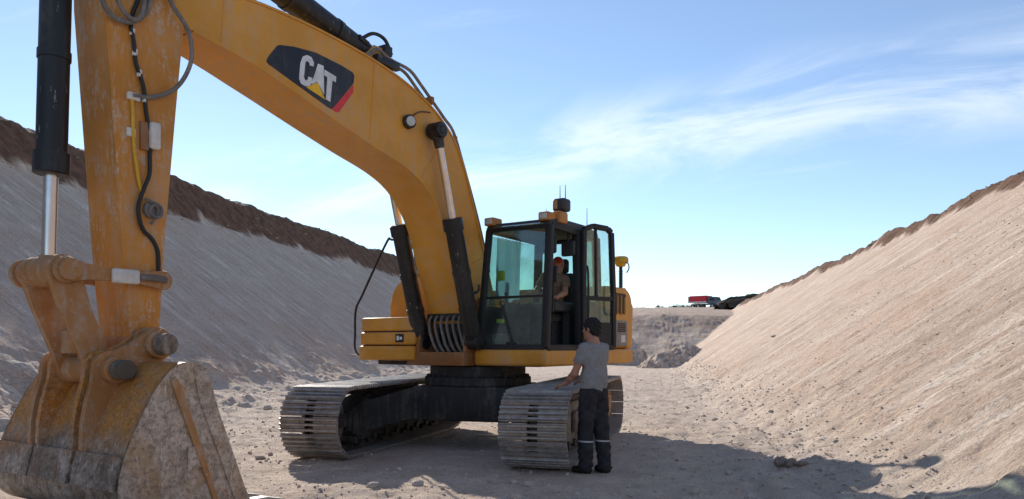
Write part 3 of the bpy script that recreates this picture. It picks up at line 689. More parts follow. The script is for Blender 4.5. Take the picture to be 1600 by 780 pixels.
cwp = [(-2.10, -1.45), (-2.10, 1.45)]+[(-2.10-1.05*math.sin(a), 1.45*math.cos(a)) for a in np.linspace(0.25, math.pi-0.25, 15)]
cw = MB(); cw.prism(cwp, 1.20, 2.05, 0.06, 3, axis='z'); cw.build('counterweight', MT['paint'], exc)
ex = MB(); ex.tube([(-0.75, -0.55, 2.3), (-0.75, -0.55, 2.80), (-0.77, -0.55, 2.92)], 0.05, 14); ex.build('exhaust_pipe', MT['black'], exc)
# handrails
hr = MB(); hr.tube(smooth_path([(0.62, -1.45, 1.30), (0.78, -1.53, 1.30), (0.82, -1.60, 1.40), (0.82, -1.60, 1.62), (0.82, -1.585, 1.98), (0.80, -1.46, 2.22), (0.74, -1.05, 2.95), (0.70, -0.98, 3.0), (0.4, -0.98, 3.0), (0.2, -0.98, 2.9), (0.15, -0.98, 2.4)], 5), 0.017, 8)
hr.build('handrail', MT['black'], exc)
mr = MB(); mr.tube(smooth_path([(0.4, -0.98, 3.0), (0.45, -0.80, 2.96), (0.48, -0.66, 2.93)], 4), 0.010, 6); mro = mr.build('mirror_bracket', MT['black'], exc)
mi = MB(); mi.plate([(0.50+0.02*math.sin(a), -0.60+0.12*math.cos(a), 2.90+0.075*math.sin(a)) for a in np.linspace(0, 2*math.pi, 17)[:-1]], 0.03); mi.build('mirror', MT['white'], mro)
# hydraulic hoses hanging between the boom cylinders
for k in range(6):
    y = -0.26+k*0.105; x0 = 0.60-0.02*k
    sw = rng.uniform(-.02, .02); h_ = MB(); h_.tube(smooth_path([(0.42, y-0.05, 1.90), (0.60, y-0.04, 1.87), (0.69, y-0.02, 1.76), (0.70+sw, y+0.02+sw, 1.60), (0.68, y+0.07, 1.44), (0.64, y+0.10, 1.36)], 5), 0.020, 10); h_.build('hydraulic_hose', MT['hose_grey'], exc)
vb = MB(); vb.box(0.02, 0.52, -0.30, 0.30, 1.36, 1.78, 0.02)
for k in range(5): vb.box(0.50, 0.60, -0.24+k*0.11, -0.17+k*0.11, 1.42, 1.70, 0.008)
vb.box(0.40, 0.62, -0.38, 0.28, 1.80, 1.90, 0.015); vb.build('valve_block', MT['dark'], exc)
for k in range(7):
    y = -0.30+k*0.1; h_ = MB(); p0 = Vector((0.55, y, 1.88)); h_.tube(smooth_path([p0, (0.62, y+rng.uniform(-.1, .1), 2.02+rng.uniform(0, .12)), (0.50, y+rng.uniform(-.15, .15), 2.20), (0.35, y+rng.uniform(-.1, .1), 2.30)], 5), 0.018, 8); h_.build('hydraulic_hose', MT['hose'], exc)

# ---- boom
top_e = smooth2([(-0.10, 1.86), (-0.06, 2.10), (0.26, 2.95), (0.72, 4.00), (1.13, 4.42), (1.65, 4.66), (2.24, 4.80), (3.0, 4.88), (3.87, 4.90), (4.95, 4.84)], 6)
bot_e = smooth2([(4.98, 4.42), (4.16, 4.27), (3.07, 3.98), (2.5, 3.83), (1.92, 3.69), (1.54, 3.53), (1.25, 3.27), (1.03, 2.92), (0.86, 2.45), (0.58, 1.90), (0.45, 1.66)], 6)
foot = [(0.20+0.26*math.cos(a), 1.85+0.26*math.sin(a)) for a in np.linspace(-0.8, -math.pi, 9)]
prof = [(t, z) for t, z in top_e]+[(t, z) for t, z in bot_e]+foot
taper = lambda t: 1.0-0.22*max(0.0, min(1.0, (t-4.05)/0.95))
def clean(P):
    out = []
    for p in P:
        if not out or math.dist(p, out[-1]) > 0.012: out.append(p)
    if math.dist(out[0], out[-1]) < 0.012: out.pop()
    return out
prof = clean(prof)
bmb = MB(); bmb.prism(prof, -0.31, 0.31, 0.018, 2, taper); boom = bmb.build('boom', MT['boom'], exc, 30)
for nm, E_, sg in (('top_plate', top_e, 1), ('bottom_plate', bot_e, -1)):
    E2 = clean(E_)[2:-2]; n = len(E2); inn = []; outr = []
    for i, p in enumerate(E2):
        a, c = E2[max(i-1, 0)], E2[min(i+1, n-1)]; d = Vector((c[0]-a[0], c[1]-a[1])).normalized(); nv = Vector((-d.y, d.x))
        outr.append((p[0]+nv.x*0.012, p[1]+nv.y*0.012)); inn.append((p[0]-nv.x*0.012, p[1]-nv.y*0.012))
    bm2 = bmesh.new(); hw = 0.325
    rows = [[bm2.verts.new((q[0], s_*hw*taper(q[0]), q[1])) for q in L_] for L_ in (outr, inn) for s_ in (-1, 1)]
    for i in range(n-1):
        for a, b in ((0, 1), (1, 3), (3, 2), (2, 0)): bm2.faces.new([rows[a][i], rows[a][i+1], rows[b][i+1], rows[b][i]])
    bm2.faces.new([rows[0][0], rows[1][0], rows[3][0], rows[2][0]]); bm2.faces.new([rows[0][-1], rows[1][-1], rows[3][-1], rows[2][-1]])
    x_ = MB(); x_._merge(bm2); x_.build(nm, MT['boom'], boom, 30)
fp = MB(); fp.cyl((0.20, -0.50, 1.85), (0.20, 0.42, 1.85), 0.075, 24, 0.01); fp.build('foot_pin', MT['black'], boom)
for sy in (-1, 1):
    for (t0, z0), (t1, z1) in (((1.02, 4.30), (1.62, 3.52)), ((2.42, 4.82), (2.50, 3.85)), ((0.18, 2.72), (0.92, 2.40)), ((4.45, 4.86), (4.50, 4.36))):
        wd = MB(); wd.tube([(t0+(t1-t0)*f, sy*(0.31*taper(t0+(t1-t0)*f)), z0+(z1-z0)*f) for f in np.linspace(0.03, 0.97, 14)], [0.008+0.002*(k % 2) for k in range(14)], 6); wd.build('weld_seam', MT['boom'], boom)
# decal on the boom side
def decal(name, pts, y, m, par, th=0.003):
    p = MB(); p.prism(pts, y, y+th); return p.build(name, m, par, None)
panel = [(3.983, 4.353), (3.961, 4.397), (3.858, 4.531), (3.823, 4.556), (3.634, 4.599), (3.335, 4.633), (2.962, 4.61), (2.779, 4.583), (2.75, 4.55), (2.764, 4.463), (3.098, 4.077), (3.152, 4.083), (3.961, 4.314), (3.988, 4.333)]
def warp(P):                                             # follow the slight inward taper of the boom side
    return P
def decal3(name, pts, lift, m, par):
    b = MB(); bm2 = bmesh.new(); A = [bm2.verts.new((t, 0.31*taper(t)+lift, z)) for t, z in pts]; B = [bm2.verts.new((t, 0.31*taper(t)+lift-0.003, z)) for t, z in pts]
    from mathutils.geometry import tessellate_polygon
    n = len(pts)
    for tri in tessellate_polygon([[Vector((t, z, 0)) for t, z in pts]]):
        bm2.faces.new([A[i] for i in tri]); bm2.faces.new([B[i] for i in tri][::-1])
    for i in range(n): bm2.faces.new([A[i], B[i], B[(i+1) % n], A[(i+1) % n]])
    b._merge(bm2); return b.build(name, m, par, None)
decal3('logo_panel', panel, 0.004, MT['logo_black'], boom)
decal3('logo_stripe', [(3.098, 4.081), (2.77, 4.44), (2.77, 4.358), (2.995, 4.069), (3.039, 4.062)], 0.0065, MT['logo_red'], boom)
decal3('logo_letter', [(3.516, 4.533), (3.457, 4.567), (3.396, 4.561), (3.363, 4.517), (3.366, 4.471), (3.421, 4.466), (3.424, 4.488), (3.452, 4.505), (3.482, 4.482), (3.502, 4.314), (3.482, 4.285), (3.452, 4.303), (3.439, 4.34), (3.381, 4.341), (3.388, 4.292), (3.431, 4.241), (3.487, 4.224), (3.544, 4.238), (3.568, 4.281), (3.551, 4.449)], 0.0075, MT['logo_white'], boom)
decal3('logo_letter', [(3.304, 4.521), (3.223, 4.52), (3.215, 4.205), (3.314, 4.321), (3.396, 4.271)], 0.0075, MT['logo_white'], boom)
decal3('logo_letter', [(3.21, 4.484), (3.036, 4.456), (3.044, 4.393), (3.093, 4.397), (3.125, 4.15), (3.191, 4.166), (3.168, 4.413), (3.215, 4.423)], 0.0075, MT['logo_white'], boom)
decal3('logo_triangle', [(3.314, 4.314), (3.199, 4.156), (3.474, 4.218)], 0.009, MT['logo_yel'], boom)
# work light on the boom side
wl = MB(); wl.cyl((1.83, 0.31, 4.24), (1.86, 0.39, 4.235), 0.085, 24, 0.01); wl.tube(smooth_path([(1.80, 0.34, 4.30), (1.62, 0.325, 4.42), (1.40, 0.325, 4.47)], 4), 0.008, 6); wlo = wl.build('work_light', MT['black'], boom)
ln = MB(); ln.cyl((1.857, 0.385, 4.236), (1.868, 0.402, 4.235), 0.062, 24, 0.008); ln.build('lamp_lens', MT['lens'], boom)
# steel lines along the boom back
HT = [(2.467, 4.86), (2.304, 5.0), (2.136, 4.962), (1.997, 4.941), (1.70, 4.92), (1.473, 4.79), (1.279, 4.665), (1.01, 4.49), (0.8, 4.344), (0.60, 3.98), (0.36, 3.50), (0.157, 3.05), (-0.05, 2.5)]
for k, y in enumerate((0.24, 0.12, -0.08, -0.2)):
    h_ = MB(); h_.tube(smooth_path([(t-0.02*k, y, z+0.02+0.015*(k % 2)) for t, z in HT], 4), 0.021, 8); h_.build('hydraulic_line', MT['hose_grey'], boom)
for t, z in ((1.30, 4.62), (0.80, 4.22), (0.30, 3.15)):
    c_ = MB(); c_.box(t-0.03, t+0.03, -0.26, 0.29, z-0.01, z+0.09, 0.01); c_.build('line_clamp', MT['frame_brown'], boom)
# front lines near the tip
for y in (0.10, 0.2):
    h_ = MB(); h_.tube(smooth_path([(3.95, y, 4.92), (4.2, y, 4.99), (4.45, y, 4.96), (4.7, y, 5.05), (4.9, y, 5.2)], 4), 0.02, 8); h_.build('hydraulic_line', MT['hose_grey'], boom)

def cylinder(name, p0, p1, split, rb, rr, cap=0.14, eye=0.11, ew=0.12, eye_m='black', collar=0.22):
    """hydraulic cylinder: barrel from p0 to split, chrome rod on to p1"""
    p0, p1 = Vector(p0), Vector(p1); d = (p1-p0).normalized(); L_ = (p1-p0).length; s_ = L_*split
    b = MB(); b.tube([p0, p0+d*0.06, p0+d*0.12, p0+d*0.125, p0+d*(s_-cap), p0+d*(s_-cap), p0+d*(s_-0.01), p0+d*s_], [rb*0.7, rb*0.9, rb*0.95, rb, rb, rb*1.16, rb*1.16, rb*1.05], 28)
    b.cyl(p0-Vector((0, ew, 0)), p0+Vector((0, ew, 0)), eye, 24, 0.012)
    for k in (0.25, 0.55):                                # port blocks
        q = p0+d*(s_*k); b.cyl(q, q+Vector((0, 0, 0.0))+d*0.07, rb*1.08, 24)
    o = b.build(name, MT['black'], exc, 35)
    r_ = MB(); r_.tube([p0+d*(s_-0.02), p1-d*eye*0.5], rr, 20); r_.build('rod', MT['chrome'], o)
    e_ = MB(); e_.cyl(p1-Vector((0, ew, 0)), p1+Vector((0, ew, 0)), eye, 24, 0.012); e_.tube([p1-d*collar, p1-d*0.05], [rr*1.25, rr*1.6], 16); e_.build('rod_eye', MT[eye_m], o)
    return o
for y in (0.45, -0.48):
    cylinder('boom_cylinder', (0.62, y, 1.50), (1.42, y, 4.21), 0.60, 0.118, 0.05, 0.16, 0.105, 0.10)
bp_ = MB(); bp_.cyl((1.42, -0.56, 4.21), (1.42, 0.56, 4.21), 0.06, 20, 0.01); bp_.build('cylinder_pin', MT['black'], boom)
cylinder('stick_cylinder', (2.15, 0, 4.99), (5.0, 0, 5.62), 0.80, 0.145, 0.06, 0.16, 0.11, 0.12)
br = MB()
for y in (-0.17, 0.15): br.prism([(1.85, 4.66), (2.55, 4.80), (2.28, 5.09), (2.06, 5.09)], y, y+0.03, 0.004)
br.build('cylinder_bracket', MT['boom'], boom)
mf = MB(); mf.box(2.0, 2.14, 0.10, 0.22, 5.02, 5.14, 0.01); mf.box(1.92, 2.32, 0.19, 0.27, 4.86, 4.96, 0.01); mf.cyl((2.35, 0.13, 5.08), (2.5, 0.13, 5.12), 0.04, 12)
mf.build('hose_manifold', MT['black'], boom)
jl = MB(); jl.tube(smooth_path([(2.45, 0.14, 5.12), (2.30, 0.18, 5.22), (2.12, 0.2, 5.20), (2.0, 0.2, 5.05)], 5), 0.022, 8); jl.build('hydraulic_line', MT['cable'], boom)

# ---- stick (hangs from the boom tip)
sprof = [(5.62, 4.80), (5.61, 4.40), (5.55, 3.60), (5.46, 2.40), (5.42, 1.95), (5.39, 1.62)]+[(5.255+0.135*math.cos(a), 1.46+0.135*math.sin(a)) for a in np.linspace(0.2, -math.pi+0.2, 11)]+[(5.11, 1.62), (5.09, 1.95), (5.06, 2.40), (4.95, 3.60), (4.87, 4.40), (4.80, 4.95), (4.70, 5.75), (4.95, 5.85), (5.50, 5.25)]
st = MB(); st.prism(sprof, -0.245, 0.245, 0.014, 2); stick = st.build('stick', MT['stick'], exc, 30)
pn = MB(); pn.cyl((5.2, -0.36, 4.66), (5.2, 0.36, 4.66), 0.09, 24, 0.01); pn.build('boom_pin', MT['link'], stick)
pn = MB(); pn.cyl((5.12, -0.34, 2.03), (5.12, 0.345, 2.03), 0.075, 24, 0.012); pn.build('link_pin', MT['link'], stick)
pn = MB(); pn.cyl((5.255, -0.58, 1.46), (5.255, 0.62, 1.46), 0.095, 24, 0.014); pn.build('bucket_pin', MT['dusty'], stick)
bb = MB(); bb.cyl((5.255, -0.32, 1.46), (5.255, 0.32, 1.46), 0.15, 28, 0.012); bb.build('boss', MT['link'], stick)
def line(name, pts, y, r, m, par, n=8):
    h_ = MB(); h_.tube(smooth_path([(t, y+dy, z) for t, z, dy in pts], 5), r, n); return h_.build(name, m, par)
cab1 = [(5.31, 4.50, .0), (5.384, 4.27, 0), (5.363, 4.078, .01), (5.339, 3.914, 0), (5.279, 3.731, .01), (5.249, 3.538, 0), (5.234, 3.44, 0), (5.22, 3.36, 0)]
line('sensor_cable', cab1, 0.262, 0.018, MT['cable'], stick)
tp = MB()
for (t, z) in ((5.375, 4.17), (5.352, 4.0), (5.31, 3.83), (5.262, 3.62)): tp.tube([(t-0.004, 0.263, z+0.03), (t+0.004, 0.263, z-0.03)], 0.022, 8)
tp.build('cable_tie', MT['white'], stick)
line('sensor_cable', [(5.20, 3.22, 0), (5.218, 3.14, .01), (5.234, 2.963, .03), (5.279, 2.839, .03), (5.325, 2.689, .02), (5.325, 2.574, .02), (5.279, 2.466, .01), (5.187, 2.39, 0), (5.135, 2.28, 0), (5.13, 2.08, 0)], 0.262, 0.019, MT['cable'], stick)
line('yellow_conduit', [(5.385, 3.60, 0), (5.369, 3.535, 0), (5.363, 3.252, .005), (5.339, 3.029, .008), (5.31, 2.863, .01), (5.27, 2.76, .01)], 0.255, 0.016, MT['gps'], stick)
line('hydraulic_hose', [(5.03, 4.85, 0.0), (5.052, 4.562, .04), (4.93, 4.317, .12), (4.90, 4.091, .14), (4.94, 3.895, .10), (5.03, 3.748, .04), (5.194, 3.652, 0), (5.38, 3.618, 0)], 0.275, 0.020, MT['hose_grey'], stick, 10)
line('hydraulic_hose', [(5.70, 4.75, 0.02), (5.66, 4.36, .03), (5.605, 4.254, .03), (5.492, 4.215, .03), (5.345, 4.28, .02), (5.23, 4.46, .01), (5.2, 4.8, 0)], 0.275, 0.022, MT['hose_grey'], stick, 10)
line('hydraulic_hose', [(5.56, 4.85, 0.02), (5.55, 4.45, .05), (5.50, 4.30, .06), (5.38, 4.26, .05), (5.30, 4.40, .04), (5.27, 4.8, 0.02)], 0.275, 0.020, MT['hose_grey'], stick, 10)
c_ = MB(); c_.box(5.31, 5.42, 0.243, 0.285, 3.58, 3.645, 0.008); c_.build('clamp', MT['white'], stick)
c_ = MB(); c_.box(5.13, 5.225, 0.243, 0.315, 3.19, 3.43, 0.022, 3); c_.build('sensor_box', MT['white'], stick)
c_ = MB(); c_.box(5.225, 5.30, 0.243, 0.275, 3.17, 3.42, 0.006); c_.build('sensor_bracket', MT['frame_brown'], stick)
c_ = MB(); c_.box(5.34, 5.42, 0.243, 0.262, 3.265, 3.34, 0.005); c_.build('tag_plate', MT['white'], stick)
c_ = MB(); c_.cyl((5.20, 0.24, 2.65), (5.20, 0.30, 2.65), 0.075, 20, 0.01); c_.build('angle_sensor', MT['grey'], stick)
c_ = MB(); c_.tube(smooth_path([(5.27, 0.28, 2.74), (5.22, 0.325, 2.71), (5.15, 0.33, 2.68), (5.14, 0.33, 2.61), (5.20, 0.335, 2.58), (5.25, 0.33, 2.63), (5.21, 0.34, 2.69), (5.17, 0.32, 2.63), (5.22, 0.29, 2.52)], 5), 0.013, 8)
c_.build('coiled_cable', MT['hose_grey'], stick)
# ---- bucket linkage
cylinder('bucket_cylinder', (5.86, 0, 5.15), (5.94, 0, 2.06), 0.74, 0.118, 0.055, 0.18, 0.13, 0.115, 'link', 0.13)
for y in (-0.335, 0.275):
    il = MB(); a, b = Vector((5.12, 0, 2.03)), Vector((5.94, 0, 2.06))
    out = [(5.12+0.085*math.cos(t), 2.03+0.085*math.sin(t)) for t in np.linspace(-math.pi/2, math.pi/2, 9)][::-1]
    P_ = [(5.12-0.085*math.sin(t), 2.03+0.085*math.cos(t)) for t in np.linspace(math.pi, 0, 9)]
    P_ = [(5.12-0.085*math.cos(t), 2.03+0.085*math.sin(t)) for t in np.linspace(-math.pi/2, math.pi/2, 9)]+[(5.45, 2.085), (5.80, 2.11)]+[(5.94+0.11*math.cos(t), 2.06+0.11*math.sin(t)) for t in np.linspace(math.pi/2, -math.pi/2, 9)]+[(5.80, 2.0), (5.45, 2.0)]
    il.prism(P_, y, y+0.06, 0.01); ilo = il.build('idler_link', MT['link'], exc)
    if y > 0:
        c_ = MB(); c_.box(5.36, 5.60, 0.322, 0.375, 1.975, 2.10, 0.022, 3); c_.build('sensor_box', MT['white'], ilo)
        c_ = MB(); c_.tube([(5.36, 0.35, 2.04), (5.22, 0.36, 2.04), (5.12, 0.36, 2.03)], 0.03, 10); c_.build('sensor_rod', MT['hose_grey'], ilo)
pin = MB(); pin.cyl((5.94, -0.40, 2.06), (5.94, 0.37, 2.06), 0.06, 20, 0.008); pino = pin.build('linkage_pin', MT['link'], exc)
for y0, r_ in ((0.345, 0.09), (-0.43, 0.12)):
    cpn = MB(); cpn.cyl((5.94, y0, 2.06), (5.94, y0+0.04, 2.06), r_, 24, 0.01); cpn.build('pin_cap', MT['link'], pino)
pl = MB()
for y in (-0.255, 0.185):
    P_ = [(5.94+0.125*math.cos(t), 2.06+0.125*math.sin(t)) for t in np.linspace(-0.3, math.pi+0.1, 12)]+[(5.72, 1.75), (5.56, 1.38)]+[(5.64+0.125*math.cos(t), 1.25+0.125*math.sin(t)) for t in np.linspace(math.pi*0.8, math.pi*1.9, 12)]+[(5.80, 1.40), (5.98, 1.80)]
    pl.prism(P_, y, y+0.07, 0.012)
pl.box(5.68, 5.76, -0.19, 0.19, 1.38, 1.58, 0.015); pl.cyl((5.64, -0.25, 1.25), (5.64, 0.25, 1.25), 0.115, 24, 0.012); pl.cyl((5.94, -0.25, 2.06), (5.94, -0.13, 2.06), 0.13, 24, 0.012); pl.cyl((5.94, 0.13, 2.06), (5.94, 0.25, 2.06), 0.13, 24, 0.012)
pl.build('power_link', MT['link'], exc)
# ---- bucket: curved shell, two sides, ears, lip, teeth
BW = 1.0
back = smooth2([(5.20, 1.30), (5.38, 1.31), (5.50, 1.24), (5.63, 1.08), (5.76, 0.84), (5.88, 0.56), (5.92, 0.32), (5.86, 0.14), (5.68, 0.04), (5.40, 0.005), (5.05, 0.0), (4.62, 0.0)], 5)
inner = []
for i, p in enumerate(back):
    a, c = back[max(i-1, 0)], back[min(i+1, len(back)-1)]; d = Vector((c[0]-a[0], c[1]-a[1])).normalized(); inner.append((p[0]+d.y*0.035, p[1]-d.x*0.035))
# make the inner line lie inside (towards the opening)
if inner[20][0] > back[20][0]: inner = [(2*p[0]-q[0], 2*p[1]-q[1]) for p, q in zip(back, inner)]
sh = MB(); bm2 = bmesh.new(); n = len(back)
rows = [[bm2.verts.new((q[0], y, q[1])) for q in L_] for L_ in (back, inner) for y in (-BW, BW)]
for i in range(n-1):
    for a, b in ((0, 1), (1, 3), (3, 2), (2, 0)): bm2.faces.new([rows[a][i], rows[a][i+1], rows[b][i+1], rows[b][i]])
bm2.faces.new([rows[0][0], rows[1][0], rows[3][0], rows[2][0]]); bm2.faces.new([rows[0][-1], rows[1][-1], rows[3][-1], rows[2][-1]])
sh._merge(bm2); bucket = sh.build('bucket', MT['bucket'], exc, 40)
sidep = clean([p for p in back])+[(4.70, 0.05), (4.78, 0.15), (4.98, 0.66), (5.12, 1.05), (5.17, 1.25)]
for y0, y1 in ((-BW-0.012, -BW+0.022), (BW-0.022, BW+0.012)):
    s_ = MB(); s_.prism(clean(sidep), y0, y1, 0.004); so_ = s_.build('side_plate', MT['bucket_side'], bucket, 30)
    sg = 1 if y0 > 0 else -1; yy = (BW+0.010) if sg > 0 else (-BW-0.034)
    e_ = MB(); e_.prism([(5.50, 1.16), (5.46, 1.20), (5.40, 1.10), (5.02, 0.02), (5.07, 0.02), (5.13, 0.20)], yy, yy+0.024, 0.003); e_.build('side_rib', MT['link'], bucket)
    e_ = MB(); e_.prism([(5.17, 1.27), (5.30, 1.27), (5.24, 1.0), (4.90, 0.12), (4.72, 0.06), (4.80, 0.22), (5.06, 0.90)], yy, yy+0.018, 0.003); e_.build('side_cutter', MT['bucket_side'], bucket)
for z0, z1 in ((0.50, 0.56),):
    e_ = MB(); e_.plate([(5.115, BW+0.024, 0.62), (5.35, BW+0.024, 0.62), (5.35, BW+0.024, 0.44), (5.115, BW+0.024, 0.44)], 0.006); e_.build('stamp_plate', MT['bucket_side'], bucket)
for yc in (-0.42, -0.28, 0.28, 0.42):
    P_ = [(5.255+0.15*math.cos(t), 1.46+0.15*math.sin(t)) for t in np.linspace(math.pi*1.1, math.pi*0.35, 9)]+[(5.50, 1.45)]+[(5.66+0.15*math.cos(t), 1.26+0.15*math.sin(t)) for t in np.linspace(math.pi*0.6, 0.35, 8)]+[(5.81, 1.14), (5.865, 0.97), (5.895, 0.80), (5.905, 0.62), (5.86, 0.56), (5.74, 0.84), (5.60, 1.06), (5.45, 1.22), (5.22, 1.28)]
    e_ = MB(); e_.prism(clean(P_), yc-0.03, yc+0.03, 0.008); e_.build('ear', MT['bucket'] if abs(yc) < 0.3 else MT['link'], bucket)
pn = MB(); pn.cyl((5.64, -0.58, 1.25), (5.64, 0.66, 1.25), 0.082, 24, 0.014); pn.build('bucket_link_pin', MT['dusty'], bucket)
for yc in (0.47, -0.47):
    pn = MB(); pn.cyl((5.64, yc-0.05, 1.25), (5.64, yc+0.05, 1.25), 0.115, 24, 0.012); pn.cyl((5.255, yc-0.05, 1.46), (5.255, yc+0.05, 1.46), 0.125, 24, 0.012); pn.build('pin_boss', MT['link'], bucket)
for y0 in (-0.98, -0.33, 0.36):
    wp = MB(); wp.plate([(5.885, y0, 0.60), (5.885, y0+0.62, 0.60), (5.945, y0+0.62, 0.34), (5.945, y0, 0.34)], 0.02); wp.build('wear_plate', MT['bucket'], bucket)
lp = MB(); lp.box(4.52, 4.75, -BW-0.02, BW+0.02, -0.012, 0.035, 0.006); lp.build('cutting_lip', MT['bucket'], bucket)
tm = MB(); tm.prism([(4.66, 0.075), (4.66, -0.045), (4.52, -0.035), (4.30, 0.005), (4.30, 0.02), (4.50, 0.07)], -0.055, 0.055, 0.008); tme = tm.mesh('tooth'); tme.materials.append(MT['shoe']); tme.shade_smooth(); tme.set_sharp_from_angle(angle=R(30))
for k in range(6):
    o = bpy.data.objects.new('tooth', tme); COL.objects.link(o); o.parent = bucket; o.location = (0, -0.92+k*0.368, 0)

# ---- cab
def bar(b, p0, p1, w, h, upv=(0, 0, 1)):
    p0, p1 = Vector(p0), Vector(p1); d = (p1-p0).normalized(); u = Vector(upv)
    s_ = d.cross(u)
    if s_.length < 1e-4: s_ = d.cross(Vector((1, 0, 0)))
    s_.normalize(); u = s_.cross(d); bm2 = bmesh.new()
    A = [bm2.verts.new(p+s_*a*w/2+u*c*h/2) for p in (p0, p1) for a, c in ((-1, -1), (1, -1), (1, 1), (-1, 1))]
    for f in ((0, 1, 2, 3), (7, 6, 5, 4), (0, 4, 5, 1), (1, 5, 6, 2), (2, 6, 7, 3), (3, 7, 4, 0)): bm2.faces.new([A[i] for i in f])
    bmesh.ops.bevel(bm2, geom=list(bm2.edges), offset=min(w, h)*0.22, segments=2, profile=0.5, affect='EDGES'); b._merge(bm2)
FLb, FRb, FLt, FRt = (0.49, 0.45, 1.42), (0.49, 1.52, 1.42), (0.34, 0.52, 3.06), (0.34, 1.50, 3.06)
BRb, BRt, RLb, RRb, RLt, RRt = (-0.42, 1.53, 1.42), (-0.40, 1.50, 3.08), (-1.02, 0.45, 1.42), (-1.02, 1.53, 1.42), (-0.98, 0.52, 3.03), (-0.98, 1.50, 3.03)
cb = MB()
for a, c, w in ((FLb, FLt, .085), (FRb, FRt, .10), (BRb, BRt, .12), (RLb, RLt, .11), (RRb, RRt, .11)): bar(cb, a, c, w, w, (1, 0, 0))
bar(cb, FLb, FRb, .09, .09); bar(cb, FRb, BRb, .09, .09); bar(cb, BRb, RRb, .09, .09); bar(cb, RLb, RRb, .09, .09); bar(cb, FLb, RLb, .09, .09)
bar(cb, FLt, FRt, .08, .08); bar(cb, FRt, RRt, .09, .10); bar(cb, RLt, RRt, .09, .09); bar(cb, FLt, RLt, .09, .09)
bar(cb, (-0.42, 1.54, 2.06), (-1.02, 1.54, 2.06), .05, .05)
cb.box(-1.00, 0.46, 0.47, 1.51, 1.37, 1.41)                  # floor
cb.box(-1.04, -0.99, 0.50, 1.50, 1.42, 2.02)                  # rear lower wall
cb.box(-1.02, -0.40, 1.525, 1.565, 1.42, 2.05); cb.box(-0.99, 0.44, 0.44, 0.475, 1.42, 2.0)
cabo = cb.build('cab', MT['rubber'], exc)
rf = MB(); rf.prism([(0.40, 3.055), (0.36, 3.13), (0.15, 3.175), (-0.7, 3.17), (-1.00, 3.10), (-1.03, 3.03), (0.30, 3.03)], 0.49, 1.53, 0.03, 2); rf.build('roof', MT['plastic'], cabo)
vz = MB(); vz.plate([(0.46, 0.54, 3.06), (0.46, 1.46, 3.06), (0.30, 1.46, 3.13), (0.30, 0.54, 3.13)], 0.012); vz.build('visor', MT['glass'], cabo)
wb = MB(); wb.box(0.385, 0.42, 0.50, 1.50, 2.09, 2.12); 
bar(wb, (0.425, 0.49, 2.11), (0.425, 1.50, 2.11), .025, .03); wb.build('window_bar', MT['rubber'], cabo)
g = MB(); g.plate([(0.428, 0.50, 2.12), (0.428, 1.49, 2.12), (0.345, 1.46, 3.03), (0.345, 0.55, 3.03)], 0.008); g.build('windscreen', MT['glass'], cabo, None)
g = MB(); g.plate([(0.485, 0.50, 1.46), (0.485, 1.48, 1.46), (0.428, 1.49, 2.10), (0.428, 0.50, 2.10)], 0.008); g.build('lower_windscreen', MT['glass'], cabo, None)
g = MB(); g.plate([(-0.50, 1.535, 2.09), (-0.96, 1.535, 2.09), (-0.93, 1.51, 2.98), (-0.48, 1.51, 2.98)], 0.008); g.build('side_window', MT['glass'], cabo, None)
g = MB(); g.plate([(-1.01, 0.52, 2.04), (-1.01, 1.47, 2.04), (-0.985, 1.45, 2.98), (-0.985, 0.56, 2.98)], 0.008); g.build('rear_window', MT['glass'], cabo, None)
g = MB(); g.plate([(0.42, 0.46, 2.02), (-0.97, 0.46, 2.02), (-0.94, 0.51, 2.98), (0.32, 0.51, 2.98)], 0.008); g.build('inner_side_window', MT['glass'], cabo, None)
# the pale blue curtain drawn across the inner side window
cu = MB(); bm2 = bmesh.new(); n = 60; ra = []; rb = []
for i in range(n+1):
    f = i/n; t = 0.22-0.62*f; y = 0.535+0.022*math.sin(f*42)+0.008*math.sin(f*97)
    ra.append(bm2.verts.new((t, y, 2.10+0.03*math.sin(f*9)))); rb.append(bm2.verts.new((t, y+0.03, 2.97)))
for i in range(n): bm2.faces.new([ra[i], ra[i+1], rb[i+1], rb[i]])
r_ = bmesh.ops.solidify(bm2, geom=list(bm2.faces), thickness=0.004); cu._merge(bm2); cu.build('curtain', MT['curtain'], cabo, 60)
se = MB(); se.box(-0.80, -0.22, 0.68, 1.22, 1.78, 1.90, 0.05, 3); se.box(-0.94, -0.78, 0.68, 1.22, 1.86, 2.52, 0.06, 3); se.box(-0.93, -0.82, 0.80, 1.10, 2.52, 2.74, 0.05, 3); se.box(-0.7, -0.3, 0.75, 1.15, 1.41, 1.79); se.build('seat', MT['seat'], cabo)
for y0, y1 in ((0.50, 0.66), (1.24, 1.40)):
    co = MB(); co.box(-0.62, 0.02, y0, y1, 1.92, 2.06, 0.03, 3); co.box(-0.60, -0.40, y0+0.03, y1-0.03, 1.42, 1.93); ym = (y0+y1)/2; co.tube([(-0.02, ym, 2.05), (0.0, ym, 2.14), (0.01, ym, 2.20)], [.02, .015, .03], 10); co.build('armrest_console', MT['plastic'], cabo)
mo = MB(); mo.box(0.16, 0.20, 1.36, 1.52, 2.30, 2.52, 0.012); mo.tube([(0.2, 1.46, 1.9), (0.18, 1.46, 2.3)], 0.015, 8); mo.build('monitor', MT['plastic'], cabo)
ve = MB(); ve.box(0.18, 0.24, 0.56, 0.68, 2.36, 2.50, 0.02, 3); ve.build('safety_vest', MT['vest'], cabo)
ve = MB(); ve.box(0.28, 0.33, 0.62, 0.74, 1.76, 1.82, 0.015); ve.build('yellow_rag', MT['vest'], cabo)
pd = MB()
